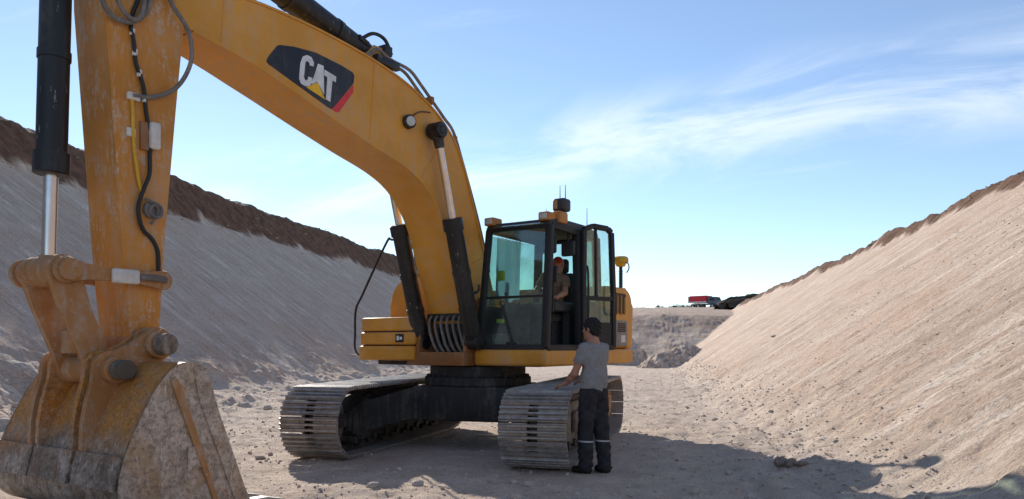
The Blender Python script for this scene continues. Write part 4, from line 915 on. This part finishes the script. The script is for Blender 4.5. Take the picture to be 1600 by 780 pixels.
for y in (0.88, 1.06): pd.tube([(0.22, y, 1.41), (0.18, y, 1.75), (0.14, y, 2.05)], 0.015, 8); pd.box(0.12, 0.32, y-0.06, y+0.06, 1.44, 1.47)
pd.build('pedal', MT['black'], cabo)
bt = MB(); bt.box(0.05, 0.30, 0.52, 0.70, 1.41, 1.62, 0.03); bt.build('tool_bag', MT['grey'], cabo)
ck = MB(); ck.tube([(0.47, 1.0, 1.45), (0.505, 0.98, 1.52), (0.46, 0.78, 2.05)], 0.010, 6); ck.box(0.505, 0.54, 0.93, 1.03, 1.40, 1.50, 0.01); ck.build('wiper', MT['black'], cabo)
# roof lights, beacon, aerials
for y in (0.56, 1.44):
    wl = MB(); wl.box(0.20, 0.42, y-0.082, y+0.082, 3.11, 3.225, 0.02, 2); wl.tube([(0.28, y, 3.04), (0.28, y, 3.13)], 0.02, 8); wo = wl.build('work_light', MT['orange'], cabo)
    ln = MB(); ln.box(0.415, 0.430, y-0.06, y+0.06, 3.13, 3.205, 0.008); ln.build('light_lens', MT['lens'], cabo)
wl = MB(); wl.box(-0.02, 0.20, 1.44, 1.58, 3.10, 3.26, 0.03); wl.build('lamp_bracket', MT['orange'], cabo)
be = MB(); be.cyl((-0.05, 1.46, 3.16), (-0.05, 1.46, 3.30), 0.05, 16); be.box(-0.14, 0.06, 1.36, 1.56, 3.28, 3.46, 0.04, 3); be.build('beacon', MT['plastic'], cabo)
sb_ = MB(); sb_.box(0.055, 0.075, 1.40, 1.45, 3.31, 3.43, 0.006); sb_.build('beacon_lens', MT['link'], cabo)
for x, y, z0, z1 in ((-0.4, 1.0, 3.15, 3.42), (-0.10, 1.40, 3.44, 3.66), (-0.02, 1.53, 3.44, 3.64), (-0.8, 1.45, 3.12, 3.45)):
    a_ = MB(); a_.tube([(x, y, z0), (x, y, z1)], [0.008, 0.004], 6); a_.build('aerial', MT['black'], cabo)
# the two mirrors / camera screens hanging under the roof beside the door
for x, y in ((0.12, 1.36), (-0.30, 1.42)):
    m_ = MB(); m_.box(x-0.03, x+0.03, y-0.11, y+0.11, 2.70, 2.92, 0.03, 3); m_.tube([(x, y, 2.9), (x, y, 3.05)], 0.02, 8); m_.build('overhead_screen', MT['plastic'], cabo)
# ---- door, folded back against the cab side
HG, DE = Vector((-0.40, 1.60, 0)), Vector((-0.98, 1.78, 0))
dx = (DE-HG); dn = Vector((-dx.y, dx.x, 0)).normalized()
def dp(f, z, off=0.0): p = HG+dx*f-dn*off; return (p.x, p.y, z)
d_ = MB(); fo = [dp(0, 1.42), dp(0, 2.15), dp(0.02, 3.08), dp(0.30, 3.14), dp(0.80, 3.13), dp(0.93, 3.08), dp(1.0, 2.2), dp(1.0, 1.42)]
for a, c in zip(fo, fo[1:]+fo[:1]): bar(d_, a, c, 0.075, 0.075, (0.3, 1, 0.1))
bar(d_, dp(0, 2.12), dp(1, 2.12), 0.06, 0.06)
d_.plate([dp(0, 1.44), dp(1, 1.44), dp(1, 1.78), dp(0, 1.78)], 0.03)
bar(d_, dp(0.42, 2.12), dp(0.40, 3.1), 0.04, 0.04, (0.3, 1, 0.1))
do = d_.build('door', MT['rubber'], exc)
g = MB(); g.plate([dp(0.03, 2.14), dp(0.97, 2.14), dp(0.91, 3.09), dp(0.05, 3.09)], 0.008); g.build('door_window', MT['glass'], do, None)
g = MB(); g.plate([dp(0.03, 1.78), dp(0.97, 1.78), dp(0.97, 2.10), dp(0.03, 2.10)], 0.008); g.build('door_lower_window', MT['glass'], do, None)
hd = MB(); hd.tube(smooth_path([dp(0.85, 1.9, .03), dp(0.85, 1.95, .09), dp(0.85, 2.35, .09), dp(0.85, 2.4, .03)], 4), 0.014, 8); hd.build('door_handle', MT['black'], do)
gh = MB(); gh.tube(smooth_path([(-0.47, 1.58, 1.7), (-0.47, 1.64, 1.75), (-0.47, 1.64, 2.5), (-0.47, 1.58, 2.55)], 4), 0.016, 8); gh.build('grab_handle', MT['black'], cabo)
# ---- satellite antenna on a mast
ma = MB(); ma.tube([(-2.0, 1.42, 2.28), (-2.0, 1.42, 2.72)], 0.028, 12)
for k in range(9): ma.tube([(-2.0, 1.42, 2.34+k*0.035), (-2.0, 1.42, 2.352+k*0.035)], 0.037, 12)
mao = ma.build('antenna_mast', MT['black'], exc)
an = MB(); an.tube([(-2.0, 1.42, 2.70), (-2.0, 1.42, 2.705), (-2.0, 1.42, 2.76), (-2.0, 1.42, 2.77), (-2.0, 1.42, 2.84), (-2.0, 1.42, 2.86)], [0.05, 0.07, 0.09, 0.125, 0.12, 0.09], 28); an.build('satellite_antenna', MT['gps'], mao)
cbm = MB(); cbm.tube(smooth_path([(-2.0, 1.49, 2.76), (-2.0, 1.55, 2.74), (-2.0, 1.56, 2.66), (-2.0, 1.52, 2.60)], 4), 0.010, 6); cbm.build('antenna_cable', MT['cable'], mao)

# ------------------------------------------------------------------ people: a body is meshed from one blended distance field
class Field:
    def __init__(s, lo, hi, h):
        s.lo = np.array(lo, float); s.h = h; n = np.ceil((np.array(hi)-s.lo)/h).astype(int)+1; s.n = n
        s.ax = [s.lo[k]+h*np.arange(n[k]) for k in range(3)]; s.F = np.full(tuple(n), 0.2, np.float32)
    def sub(s, lo, hi):
        i0 = np.clip(((np.array(lo)-s.lo)/s.h).astype(int), 0, s.n-1); i1 = np.clip(((np.array(hi)-s.lo)/s.h).astype(int)+2, 1, s.n)
        sl = tuple(slice(a, b) for a, b in zip(i0, i1)); X = np.meshgrid(*[s.ax[k][sl[k]] for k in range(3)], indexing='ij')
        return sl, np.stack(X, -1)
    def put(s, sl, d, k):
        f = s.F[sl]
        if k > 0:
            h = np.clip(0.5+0.5*(f-d)/k, 0, 1); s.F[sl] = f*(1-h)+d*h-k*h*(1-h)
        else: s.F[sl] = np.minimum(f, d)
    def limb(s, pts, rad, k=0.03, flat=None):
        pts = [np.array(p, float) for p in pts]
        for a, b, ra, rb in zip(pts, pts[1:], rad, rad[1:]):
            m = max(ra, rb)+0.09; sl, P = s.sub(np.minimum(a, b)-m, np.maximum(a, b)+m); ba = b-a
            t = np.clip(((P-a)@ba)/max(ba@ba, 1e-9), 0, 1); q = P-a-t[..., None]*ba
            if flat is not None: q = q*np.array(flat)
            s.put(sl, np.linalg.norm(q, axis=-1)-(ra+(rb-ra)*t), k)
    def ell(s, c, r, k=0.03, rz=0.0, cut=False):
        c = np.array(c, float); r = np.array(r, float); m = r.max()+0.09; sl, P = s.sub(c-m, c+m); q = P-c
        if rz:
            cs, sn = math.cos(-rz), math.sin(-rz); q = np.stack([q[..., 0]*cs-q[..., 1]*sn, q[..., 0]*sn+q[..., 1]*cs, q[..., 2]], -1)
        k0 = np.linalg.norm(q/r, axis=-1); k1 = np.linalg.norm(q/(r*r), axis=-1)+1e-9; d = k0*(k0-1)/k1
        if cut: s.F[sl] = np.maximum(s.F[sl], -d)
        else: s.put(sl, d, k)
    def plane(s, p, n):                                     # keep the side n points away from
        p = np.array(p, float); n = np.array(n, float); n /= np.linalg.norm(n)
        X, Y, Z = np.meshgrid(*s.ax, indexing='ij'); d = (X-p[0])*n[0]+(Y-p[1])*n[1]+(Z-p[2])*n[2]; s.F = np.maximum(s.F, d.astype(np.float32))
    def mesh(s, name):
        F = s.F.copy()
        for a in range(3):
            F[tuple(slice(None) if k != a else 0 for k in range(3))] = 0.2; F[tuple(slice(None) if k != a else -1 for k in range(3))] = 0.2
        ins = F < 0; n = F.shape; m = tuple(x-1 for x in n); acc = np.zeros(m+(3,)); cnt = np.zeros(m); edges = []
        for a in range(3):
            s0 = [slice(None)]*3; s1 = [slice(None)]*3; s0[a] = slice(0, -1); s1[a] = slice(1, None)
            A, B = F[tuple(s0)], F[tuple(s1)]; cr = ins[tuple(s0)] != ins[tuple(s1)]; I = np.argwhere(cr)
            f = A[cr]/(A[cr]-B[cr]); pos = I.astype(float); pos[:, a] += f
            o1, o2 = [k for k in range(3) if k != a]
            for d1 in (0, 1):
                for d2 in (0, 1):
                    J = I.copy(); J[:, o1] -= d1; J[:, o2] -= d2; ok = (J >= 0).all(1) & (J < np.array(m)).all(1)
                    np.add.at(acc, tuple(J[ok].T), pos[ok]); np.add.at(cnt, tuple(J[ok].T), 1)
            edges.append((a, o1, o2, I, ins[tuple(s0)][cr]))
        act = cnt > 0; idx = np.full(m, -1); idx[act] = np.arange(act.sum()); V_ = s.lo+s.h*(acc[act]/cnt[act][:, None]); Q = []
        for a, o1, o2, I, inside in edges:
            c = []
            for d1, d2 in ((0, 0), (1, 0), (1, 1), (0, 1)):
                J = I.copy(); J[:, o1] -= d1; J[:, o2] -= d2; c.append(idx[tuple(np.clip(J, 0, np.array(m)-1).T)])
            q = np.stack(c, -1); fl = inside ^ (a == 1); q[~fl] = q[~fl][:, ::-1]; Q.append(q)
        Q = np.concatenate(Q); Q = Q[(Q >= 0).all(1)]
        me = bpy.data.meshes.new(name); me.from_pydata(V_.tolist(), [], Q.tolist()); me.update()
        bm = bmesh.new(); bm.from_mesh(me); bmesh.ops.recalc_face_normals(bm, faces=list(bm.faces)); bmesh.ops.smooth_vert(bm, verts=list(bm.verts), factor=0.4, use_axis_x=True, use_axis_y=True, use_axis_z=True); bm.to_mesh(me); bm.free()
        return me
MT['skin'] = plain('skin', (0.40, 0.20, 0.13), 0.55, 0, 0.12, 12, 0.05)
MT['hair'] = plain('dark_hair', (0.012, 0.009, 0.008), 0.7, 0, 0.5, 60, 0.5)
MT['shirt_grey'] = plain('grey_cotton', (0.245, 0.245, 0.245), 0.9, 0, 0.10, 25, 0.2)
MT['shirt_brown'] = plain('brown_cotton', (0.26, 0.16, 0.11), 0.9, 0, 0.2, 20, 0.2)
MT['trousers'] = plain('black_work_cloth', (0.027, 0.027, 0.031), 0.9, 0, 0.45, 9, 0.3)
MT['boot'] = plain('boot_leather', (0.014, 0.013, 0.012), 0.6)
MT['band'] = plain('reflective_band', (0.42, 0.42, 0.43), 0.45, 0, 0.05)
MT['helmet'] = plain('red_cap', (0.55, 0.07, 0.03), 0.5)

def rotz(p, c, a): x, y = p[0]-c[0], p[1]-c[1]; return (c[0]+x*math.cos(a)-y*math.sin(a), c[1]+x*math.sin(a)+y*math.cos(a), p[2])
def head(F, c, yaw):
    """skull, jaw, nose, ears, brow, lips; c is the head centre, facing +y before yaw"""
    q = lambda x, y, z: rotz((c[0]+x, c[1]+y, c[2]+z), c, yaw)
    F.ell(q(0, -0.010, 0.025), (0.076, 0.097, 0.095), 0.02, yaw); F.ell(q(0, 0.022, -0.055), (0.058, 0.068, 0.068), 0.03, yaw)
    F.limb([q(0, 0.088, 0.005), q(0, 0.108, -0.032)], [0.009, 0.014], 0.015); F.ell(q(0, 0.080, -0.108), (0.024, 0.020, 0.018), 0.02, yaw)
    F.limb([q(-0.022, 0.088, -0.068), q(0.022, 0.088, -0.068)], [0.009, 0.009], 0.008); F.limb([q(-0.035, 0.082, 0.022), q(0.035, 0.082, 0.022)], [0.011, 0.011], 0.012)
    for s_ in (-1, 1):
        F.ell(q(s_*0.077, -0.005, -0.010), (0.010, 0.019, 0.030), 0.006, yaw); F.ell(q(s_*0.030, 0.082, 0.002), (0.011, 0.008, 0.007), 0.004, yaw)
def hand(F, w, d, palm_n, thumb_side, curl=0.5, L_=1.0):
    """palm from wrist w along d, five fingers; palm_n points out of the palm"""
    w = np.array(w, float); d = np.array(d, float); d /= np.linalg.norm(d); nn = np.array(palm_n, float); nn -= d*(nn@d); nn /= np.linalg.norm(nn); sd = np.cross(d, nn)*thumb_side
    for k in (-1.5, -0.5, 0.5, 1.5): F.limb([w+d*0.01, w+d*0.085+sd*k*0.020], [0.020, 0.013], 0.015)
    for k, l in zip((1.5, 0.5, -0.5, -1.5), (0.072, 0.082, 0.076, 0.060)):
        b = w+d*0.088+sd*k*0.021; j1 = b+(d*math.cos(curl*0.6)+nn*math.sin(curl*0.6))*l*0.5; j2 = j1+(d*math.cos(curl*1.4)+nn*math.sin(curl*1.4))*l*0.5
        F.limb([b, j1, j2], [0.0105, 0.0095, 0.008], 0.004)
    b = w+d*0.025+sd*0.026; j1 = b+(d*0.6+sd*0.7+nn*0.25)*0.042; j2 = j1+(d*0.9+sd*0.25+nn*0.35)*0.034; F.limb([b, j1, j2], [0.016, 0.0125, 0.0095], 0.008)

def make_person(J, par, shirt_m, h=0.0085, standing=True, cap=False):
    P = lambda k: np.array(J[k], float)
    lo = np.min([J[k] for k in J if k not in ('yaw', 'ln', 'rn', 'ld', 'rd')], 0)-0.22; hi = np.max([J[k] for k in J if k not in ('yaw', 'ln', 'rn', 'ld', 'rd')], 0)+0.22
    F = Field(lo, hi, h); C, B, N_ = P('chest'), P('belly'), P('neck')
    F.ell(P('pelvis'), (0.155, 0.105, 0.11), 0.05); F.ell(B, (0.145, 0.105, 0.15), 0.06); F.ell(C, (0.155, 0.108, 0.17), 0.05)
    F.limb([C+np.array((0, -0.01, 0.10)), N_, P('head')+np.array((0, -0.015, -0.06))], [0.085, 0.060, 0.055], 0.05)
    for s_ in 'lr':
        F.limb([P(s_+'sh'), P(s_+'el')], [0.050, 0.041], 0.035); F.limb([P(s_+'el'), (P(s_+'el')*0.6+P(s_+'wr')*0.4), P(s_+'wr')], [0.042, 0.041, 0.027], 0.02)
        hand(F, P(s_+'wr'), J[s_+'d'], J[s_+'n'], 1 if s_ == 'l' else -1, 0.5)
        F.limb([P(s_+'hip'), P(s_+'kn')], [0.088, 0.058], 0.04); F.limb([P(s_+'kn'), P(s_+'kn')*0.65+P(s_+'an')*0.35, P(s_+'an')], [0.056, 0.056, 0.038], 0.03)
        F.limb([P(s_+'an')+np.array((0, -0.02, -0.04)), P(s_+'toe')], [0.038, 0.030], 0.03)
    head(F, P('head'), J['yaw'])
    body = link_mesh('body', F.mesh('body'), MT['skin'], par, 180)
    # shirt
    F = Field(lo, hi, h*1.1)
    F.ell(C, (0.172, 0.125, 0.185), 0.05); F.ell(B, (0.160, 0.122, 0.17), 0.05); F.limb([B, P('pelvis')+np.array((0, 0, .05))], [0.122, 0.130], 0.05, (0.80, 1.06, 1))
    F.limb([P('lsh')*0.55+C*0.45+np.array((0, 0, .05)), P('rsh')*0.55+C*0.45+np.array((0, 0, .05))], [0.074, 0.074], 0.05)
    for s_ in 'lr':
        e = P(s_+'sh')*0.42+P(s_+'el')*0.58; F.limb([P(s_+'sh'), e], [0.062, 0.060], 0.03); dd = P(s_+'el')-P(s_+'sh')
        X = e+dd/np.linalg.norm(dd)*0.0
        sl, Q_ = F.sub(e-0.11, e+0.11); dn_ = dd/np.linalg.norm(dd); dist = (Q_-X)@dn_; near = np.linalg.norm(Q_-X-dist[..., None]*dn_, axis=-1) < 0.085
        F.F[sl] = np.where(near & (dist > -0.02), np.maximum(F.F[sl], dist), F.F[sl])
    if standing:
        F.plane((0, 0, J['pelvis'][2]+0.005), (0.05, 0.05, -1))
    else: F.plane(P('pelvis')+np.array((0, 0, -0.02)), (0, 0.35, -1))
    F.ell(N_+np.array((0, 0.015, 0.055)), (0.066, 0.068, 0.05), 0, 0, True)
    # cloth folds
    X, Y, Z = np.meshgrid(*F.ax, indexing='ij'); F.F += (0.006*np.sin(Z*30+X*26+Y*15+2*np.sin(X*11))*np.sin(X*19-Z*9+1)+0.003*np.sin(Z*60-X*45+2*np.sin(Z*13))-0.004).astype(np.float32)*(np.abs(F.F) < 0.05)
    link_mesh('shirt', F.mesh('shirt'), shirt_m, par, 180)
    F = Field(lo, hi, h*1.1); F.ell(P('pelvis')+np.array((0, 0, 0.0)), (0.172, 0.125, 0.125), 0.04)
    for s_ in 'lr':
        F.limb([P(s_+'hip'), P(s_+'kn')], [0.108, 0.086], 0.04); F.limb([P(s_+'kn'), P(s_+'kn')*0.5+P(s_+'an')*0.5, P(s_+'an')+np.array((0, 0, 0.0))], [0.086, 0.083, 0.080], 0.02)
    if standing: F.plane((0, 0, 0.055), (0, 0, -1)); F.plane((0, 0, J['pelvis'][2]+0.10), (0, 0, 1))
    X, Y, Z = np.meshgrid(*F.ax, indexing='ij'); F.F += (0.007*np.sin(Z*33+X*30+2*np.sin(Z*9))*np.sin(Z*17-Y*25)+0.0045*np.sin(Z*75+Y*40+3*np.sin(X*20))*(Z < 0.33)).astype(np.float32)*(np.abs(F.F) < 0.05)
    link_mesh('trousers', F.mesh('trousers'), MT['trousers'], par, 180)
    for s_ in 'lr':
        a, t = P(s_+'an'), P(s_+'toe'); F = Field(np.minimum(a, t)-0.15, np.maximum(a, t)+0.15, 0.008); F.limb([a+np.array((0, 0, .03)), a+np.array((0, -0.02, -0.035)), t], [0.055, 0.052, 0.042], 0.03, (1, 1, 1))
        if standing: F.plane((0, 0, -0.004), (0, 0, -1))
        link_mesh('boot', F.mesh('boot'), MT['boot'], par, 180)
    F = Field(P('head')-0.2, P('head')+0.2, 0.007); hc = P('head'); q = lambda x, y, z: rotz((hc[0]+x, hc[1]+y, hc[2]+z), hc, J['yaw'])
    F.ell(q(0, -0.014, 0.032), (0.087, 0.107, 0.101), 0, J['yaw']); F.ell(q(0, -0.05, -0.03), (0.074, 0.060, 0.075), 0.02, J['yaw'])
    if cap: F.limb([q(0, 0.07, 0.055), q(0, 0.14, 0.045)], [0.055, 0.045], 0.03, (1, 1, 2.6))
    F.ell(q(0, 0.135, -0.05), (0.10, 0.10, 0.10) if not cap else (0.1, 0.09, 0.08), 0, J['yaw'], True)
    if not cap:
        X, Y, Z = np.meshgrid(*F.ax, indexing='ij'); F.F += (0.009*np.sin(X*105+Z*60)*np.sin(Y*95-Z*70)+0.004*np.sin(X*220-Y*190)).astype(np.float32)*(np.abs(F.F) < 0.05)
    link_mesh('cap' if cap else 'hair', F.mesh('hair'), MT['helmet'] if cap else MT['hair'], par, 180)
    return body

gp_ = gz(0.93, 8.82)
per1 = empty('person', (0.94, 8.82, gp_-0.003), R(38))
tag(per1, 'person in grey t-shirt and black work trousers, hand resting on the track', 'person')
J1 = dict(pelvis=(0, 0, 0.95), belly=(0, -0.005, 1.12), chest=(0.0, 0.0, 1.31), neck=(0.0, 0.015, 1.52), head=(0.0, 0.04, 1.662), yaw=R(16),
    lsh=(-0.160, 0.0, 1.435), rsh=(0.160, 0.0, 1.435), lel=(-0.215, 0.09, 1.155), lwr=(-0.165, 0.285, 1.03), ld=(-0.25, 0.9, -0.22), ln=(0.1, 0, -1),
    rel=(0.20, 0.08, 1.15), rwr=(0.12, 0.27, 1.05), rd=(-0.3, 0.9, -0.1), rn=(0, 0.2, -1),
    lhip=(-0.088, 0, 0.90), rhip=(0.088, 0, 0.90), lkn=(-0.095, 0.04, 0.49), rkn=(0.100, -0.02, 0.49), lan=(-0.100, 0.03, 0.085), ran=(0.115, -0.06, 0.085), ltoe=(-0.125, 0.19, 0.035), rtoe=(0.150, 0.09, 0.035))
make_person(J1, per1, MT['shirt_grey'])
for x, y in ((-0.0967, 0.0365), (0.1048, -0.031)):
    b = MB(); b.tube([(x, y, 0.366), (x+0.001, y, 0.384)], 0.093, 28, False)
    b.build('reflective_strip', MT['band'], per1, 60)

root_rz = math.atan2(HY, HX)
def exc_pt(t, w, z): return (-0.56+HX*t-HY*w, 11.3+HY*t+HX*w, z)
per2 = empty('person', exc_pt(-0.52, 1.0, 1.40), root_rz-math.pi/2-R(0))
tag(per2, 'person in red cap and brown shirt seated inside the cab, looking out', 'person')
J2 = dict(pelvis=(0, 0, 0.60), belly=(-0.03, 0.0, 0.76), chest=(-0.075, 0.01, 0.93), neck=(-0.12, 0.02, 1.09), head=(-0.15, 0.04, 1.20), yaw=R(35),
    lsh=(-0.26, 0.02, 1.00), rsh=(0.09, 0.0, 1.06), lel=(-0.33, 0.16, 0.79), lwr=(-0.30, 0.36, 0.72), ld=(0.05, 1, -0.1), ln=(0, 0, -1),
    rel=(0.20, 0.10, 0.82), rwr=(0.22, 0.36, 0.76), rd=(0, 1, -0.05), rn=(0, 0, -1),
    lhip=(-0.09, 0.05, 0.57), rhip=(0.09, 0.05, 0.57), lkn=(-0.13, 0.46, 0.55), rkn=(0.12, 0.46, 0.55), lan=(-0.13, 0.52, 0.13), ran=(0.12, 0.52, 0.13), ltoe=(-0.14, 0.66, 0.07), rtoe=(0.13, 0.66, 0.07))
make_person(J2, per2, MT['shirt_brown'], 0.0095, False, True)

# ------------------------------------------------------------------ the tipper truck on the plateau
MT['truck_red'] = plain('truck_red', (0.60, 0.035, 0.040), 0.5); MT['truck_grey'] = plain('truck_grey', (0.13, 0.15, 0.17), 0.5); MT['truck_white'] = plain('truck_white', (0.66, 0.64, 0.62), 0.5)
TX, TY = 32.6, 130.0
tr_z = gz(TX, TY); truck = empty('dump_truck', (TX, TY, tr_z-0.05), R(-42)); truck.scale = (0.86, 0.86, 0.86); tag(truck, 'small red-bodied dump truck with white trim parked on the far plateau', 'truck')
b = MB(); b.prism([(-2.9, 1.25), (1.0, 1.25), (1.0, 2.55), (-2.6, 2.55), (-2.9, 2.2)], -1.2, 1.2, 0.03); body = b.build('tipper_body', MT['truck_red'], truck)
b = MB(); b.box(-2.95, 1.05, -1.27, -1.19, 1.15, 1.42); b.box(-2.95, 1.05, 1.19, 1.27, 1.15, 1.42); b.box(-2.96, -2.78, -1.25, 1.25, 1.2, 2.45); b.build('body_trim', MT['truck_white'], truck)
for k in range(5):
    b = MB(); b.box(-2.5+k*0.8, -2.4+k*0.8, -1.25, -1.195, 1.4, 2.5); b.build('body_rib', MT['truck_red'], body)
b = MB(); b.box(-2.8, 3.0, -0.45, 0.45, 0.75, 1.0); b.build('chassis', MT['rubber'], truck)
b = MB(); b.prism([(1.25, 0.7), (3.1, 0.7), (3.1, 1.45), (2.7, 2.25), (1.25, 2.3)], -1.15, 1.15, 0.08); tc_ = b.build('truck_cab', MT['truck_grey'], truck)
for y in (-1.165, 1.15):
    b = MB(); b.prism([(1.6, 1.5), (2.85, 1.5), (2.55, 2.08), (1.6, 2.12)], y, y+0.015); b.build('cab_window', MT['plastic'], tc_)
b = MB(); b.plate([(3.09, -1.0, 1.5), (3.09, 1.0, 1.5), (2.74, 1.0, 2.2), (2.74, -1.0, 2.2)], 0.03); b.build('windscreen', MT['plastic'], tc_)
for x in (-2.0, -0.75, 2.25):
    for y in (-1.0, 1.0):
        b = MB(); b.cyl((x, y-0.17, 0.5), (x, y+0.17, 0.5), 0.5, 24, 0.06); w_ = b.build('wheel', MT['rubber'], truck)
        b = MB(); b.cyl((x, y-0.18, 0.5), (x, y+0.18, 0.5), 0.22, 16, 0.02); b.build('rim', MT['truck_white'], w_)

# ------------------------------------------------------------------ shrubs along the far skyline
MT['leaf'] = plain('shrub_leaves', (0.045, 0.055, 0.030), 0.8, 0, 0.4, 2); MT['bark'] = plain('shrub_bark', (0.08, 0.06, 0.045), 0.9)
def shrub(X, Y, w, hgt, seed):
    r = random.Random(seed); z = gz(X, Y); root = empty('shrub', (X, Y, z))
    tag(root, 'low dark green shrub on the skyline behind the far bank', 'shrub', 'shrubs on the far skyline')
    vs, fs = [], []
    clumps = [(r.uniform(-.7, .7)*w, r.uniform(-.5, .5)*w, r.uniform(.35, .8)*hgt, r.uniform(.2, .42)*hgt) for _ in range(7)]
    for _ in range(420):
        c = r.choice(clumps); d = Vector((r.gauss(0, 1), r.gauss(0, 1), r.gauss(0, 1))).normalized()*c[3]*r.uniform(.5, 1.15)
        p = Vector(c[:3])+d; p.z = max(p.z, 0.02); a = Vector((r.gauss(0, 1), r.gauss(0, 1), r.gauss(0, 1))).normalized()*0.10; e = a.cross(Vector((r.gauss(0, 1), r.gauss(0, 1), r.gauss(0, 1)))).normalized()*0.06
        n = len(vs); vs += [tuple(p-a), tuple(p+e), tuple(p+a), tuple(p-e)]; fs.append((n, n+1, n+2, n+3))
    me = bpy.data.meshes.new('foliage'); me.from_pydata(vs, [], fs); link_mesh('foliage', me, MT['leaf'], root, None)
    b = MB()
    for c in clumps[:5]: b.tube([(c[0]*.1, c[1]*.1, -0.1), (c[0]*.6, c[1]*.6, c[2]*.5), (c[0], c[1], c[2])], [.05, .035, .015], 6)
    b.build('stem', MT['bark'], root)
for k in range(13):
    px = 985+k*9.5+rng.uniform(-4, 4); Y = rng.uniform(150, 185); shrub((px-800)/1200*Y, Y, rng.uniform(.9, 1.6), rng.uniform(.8, 1.7), k+3)
bpy.context.view_layer.update()
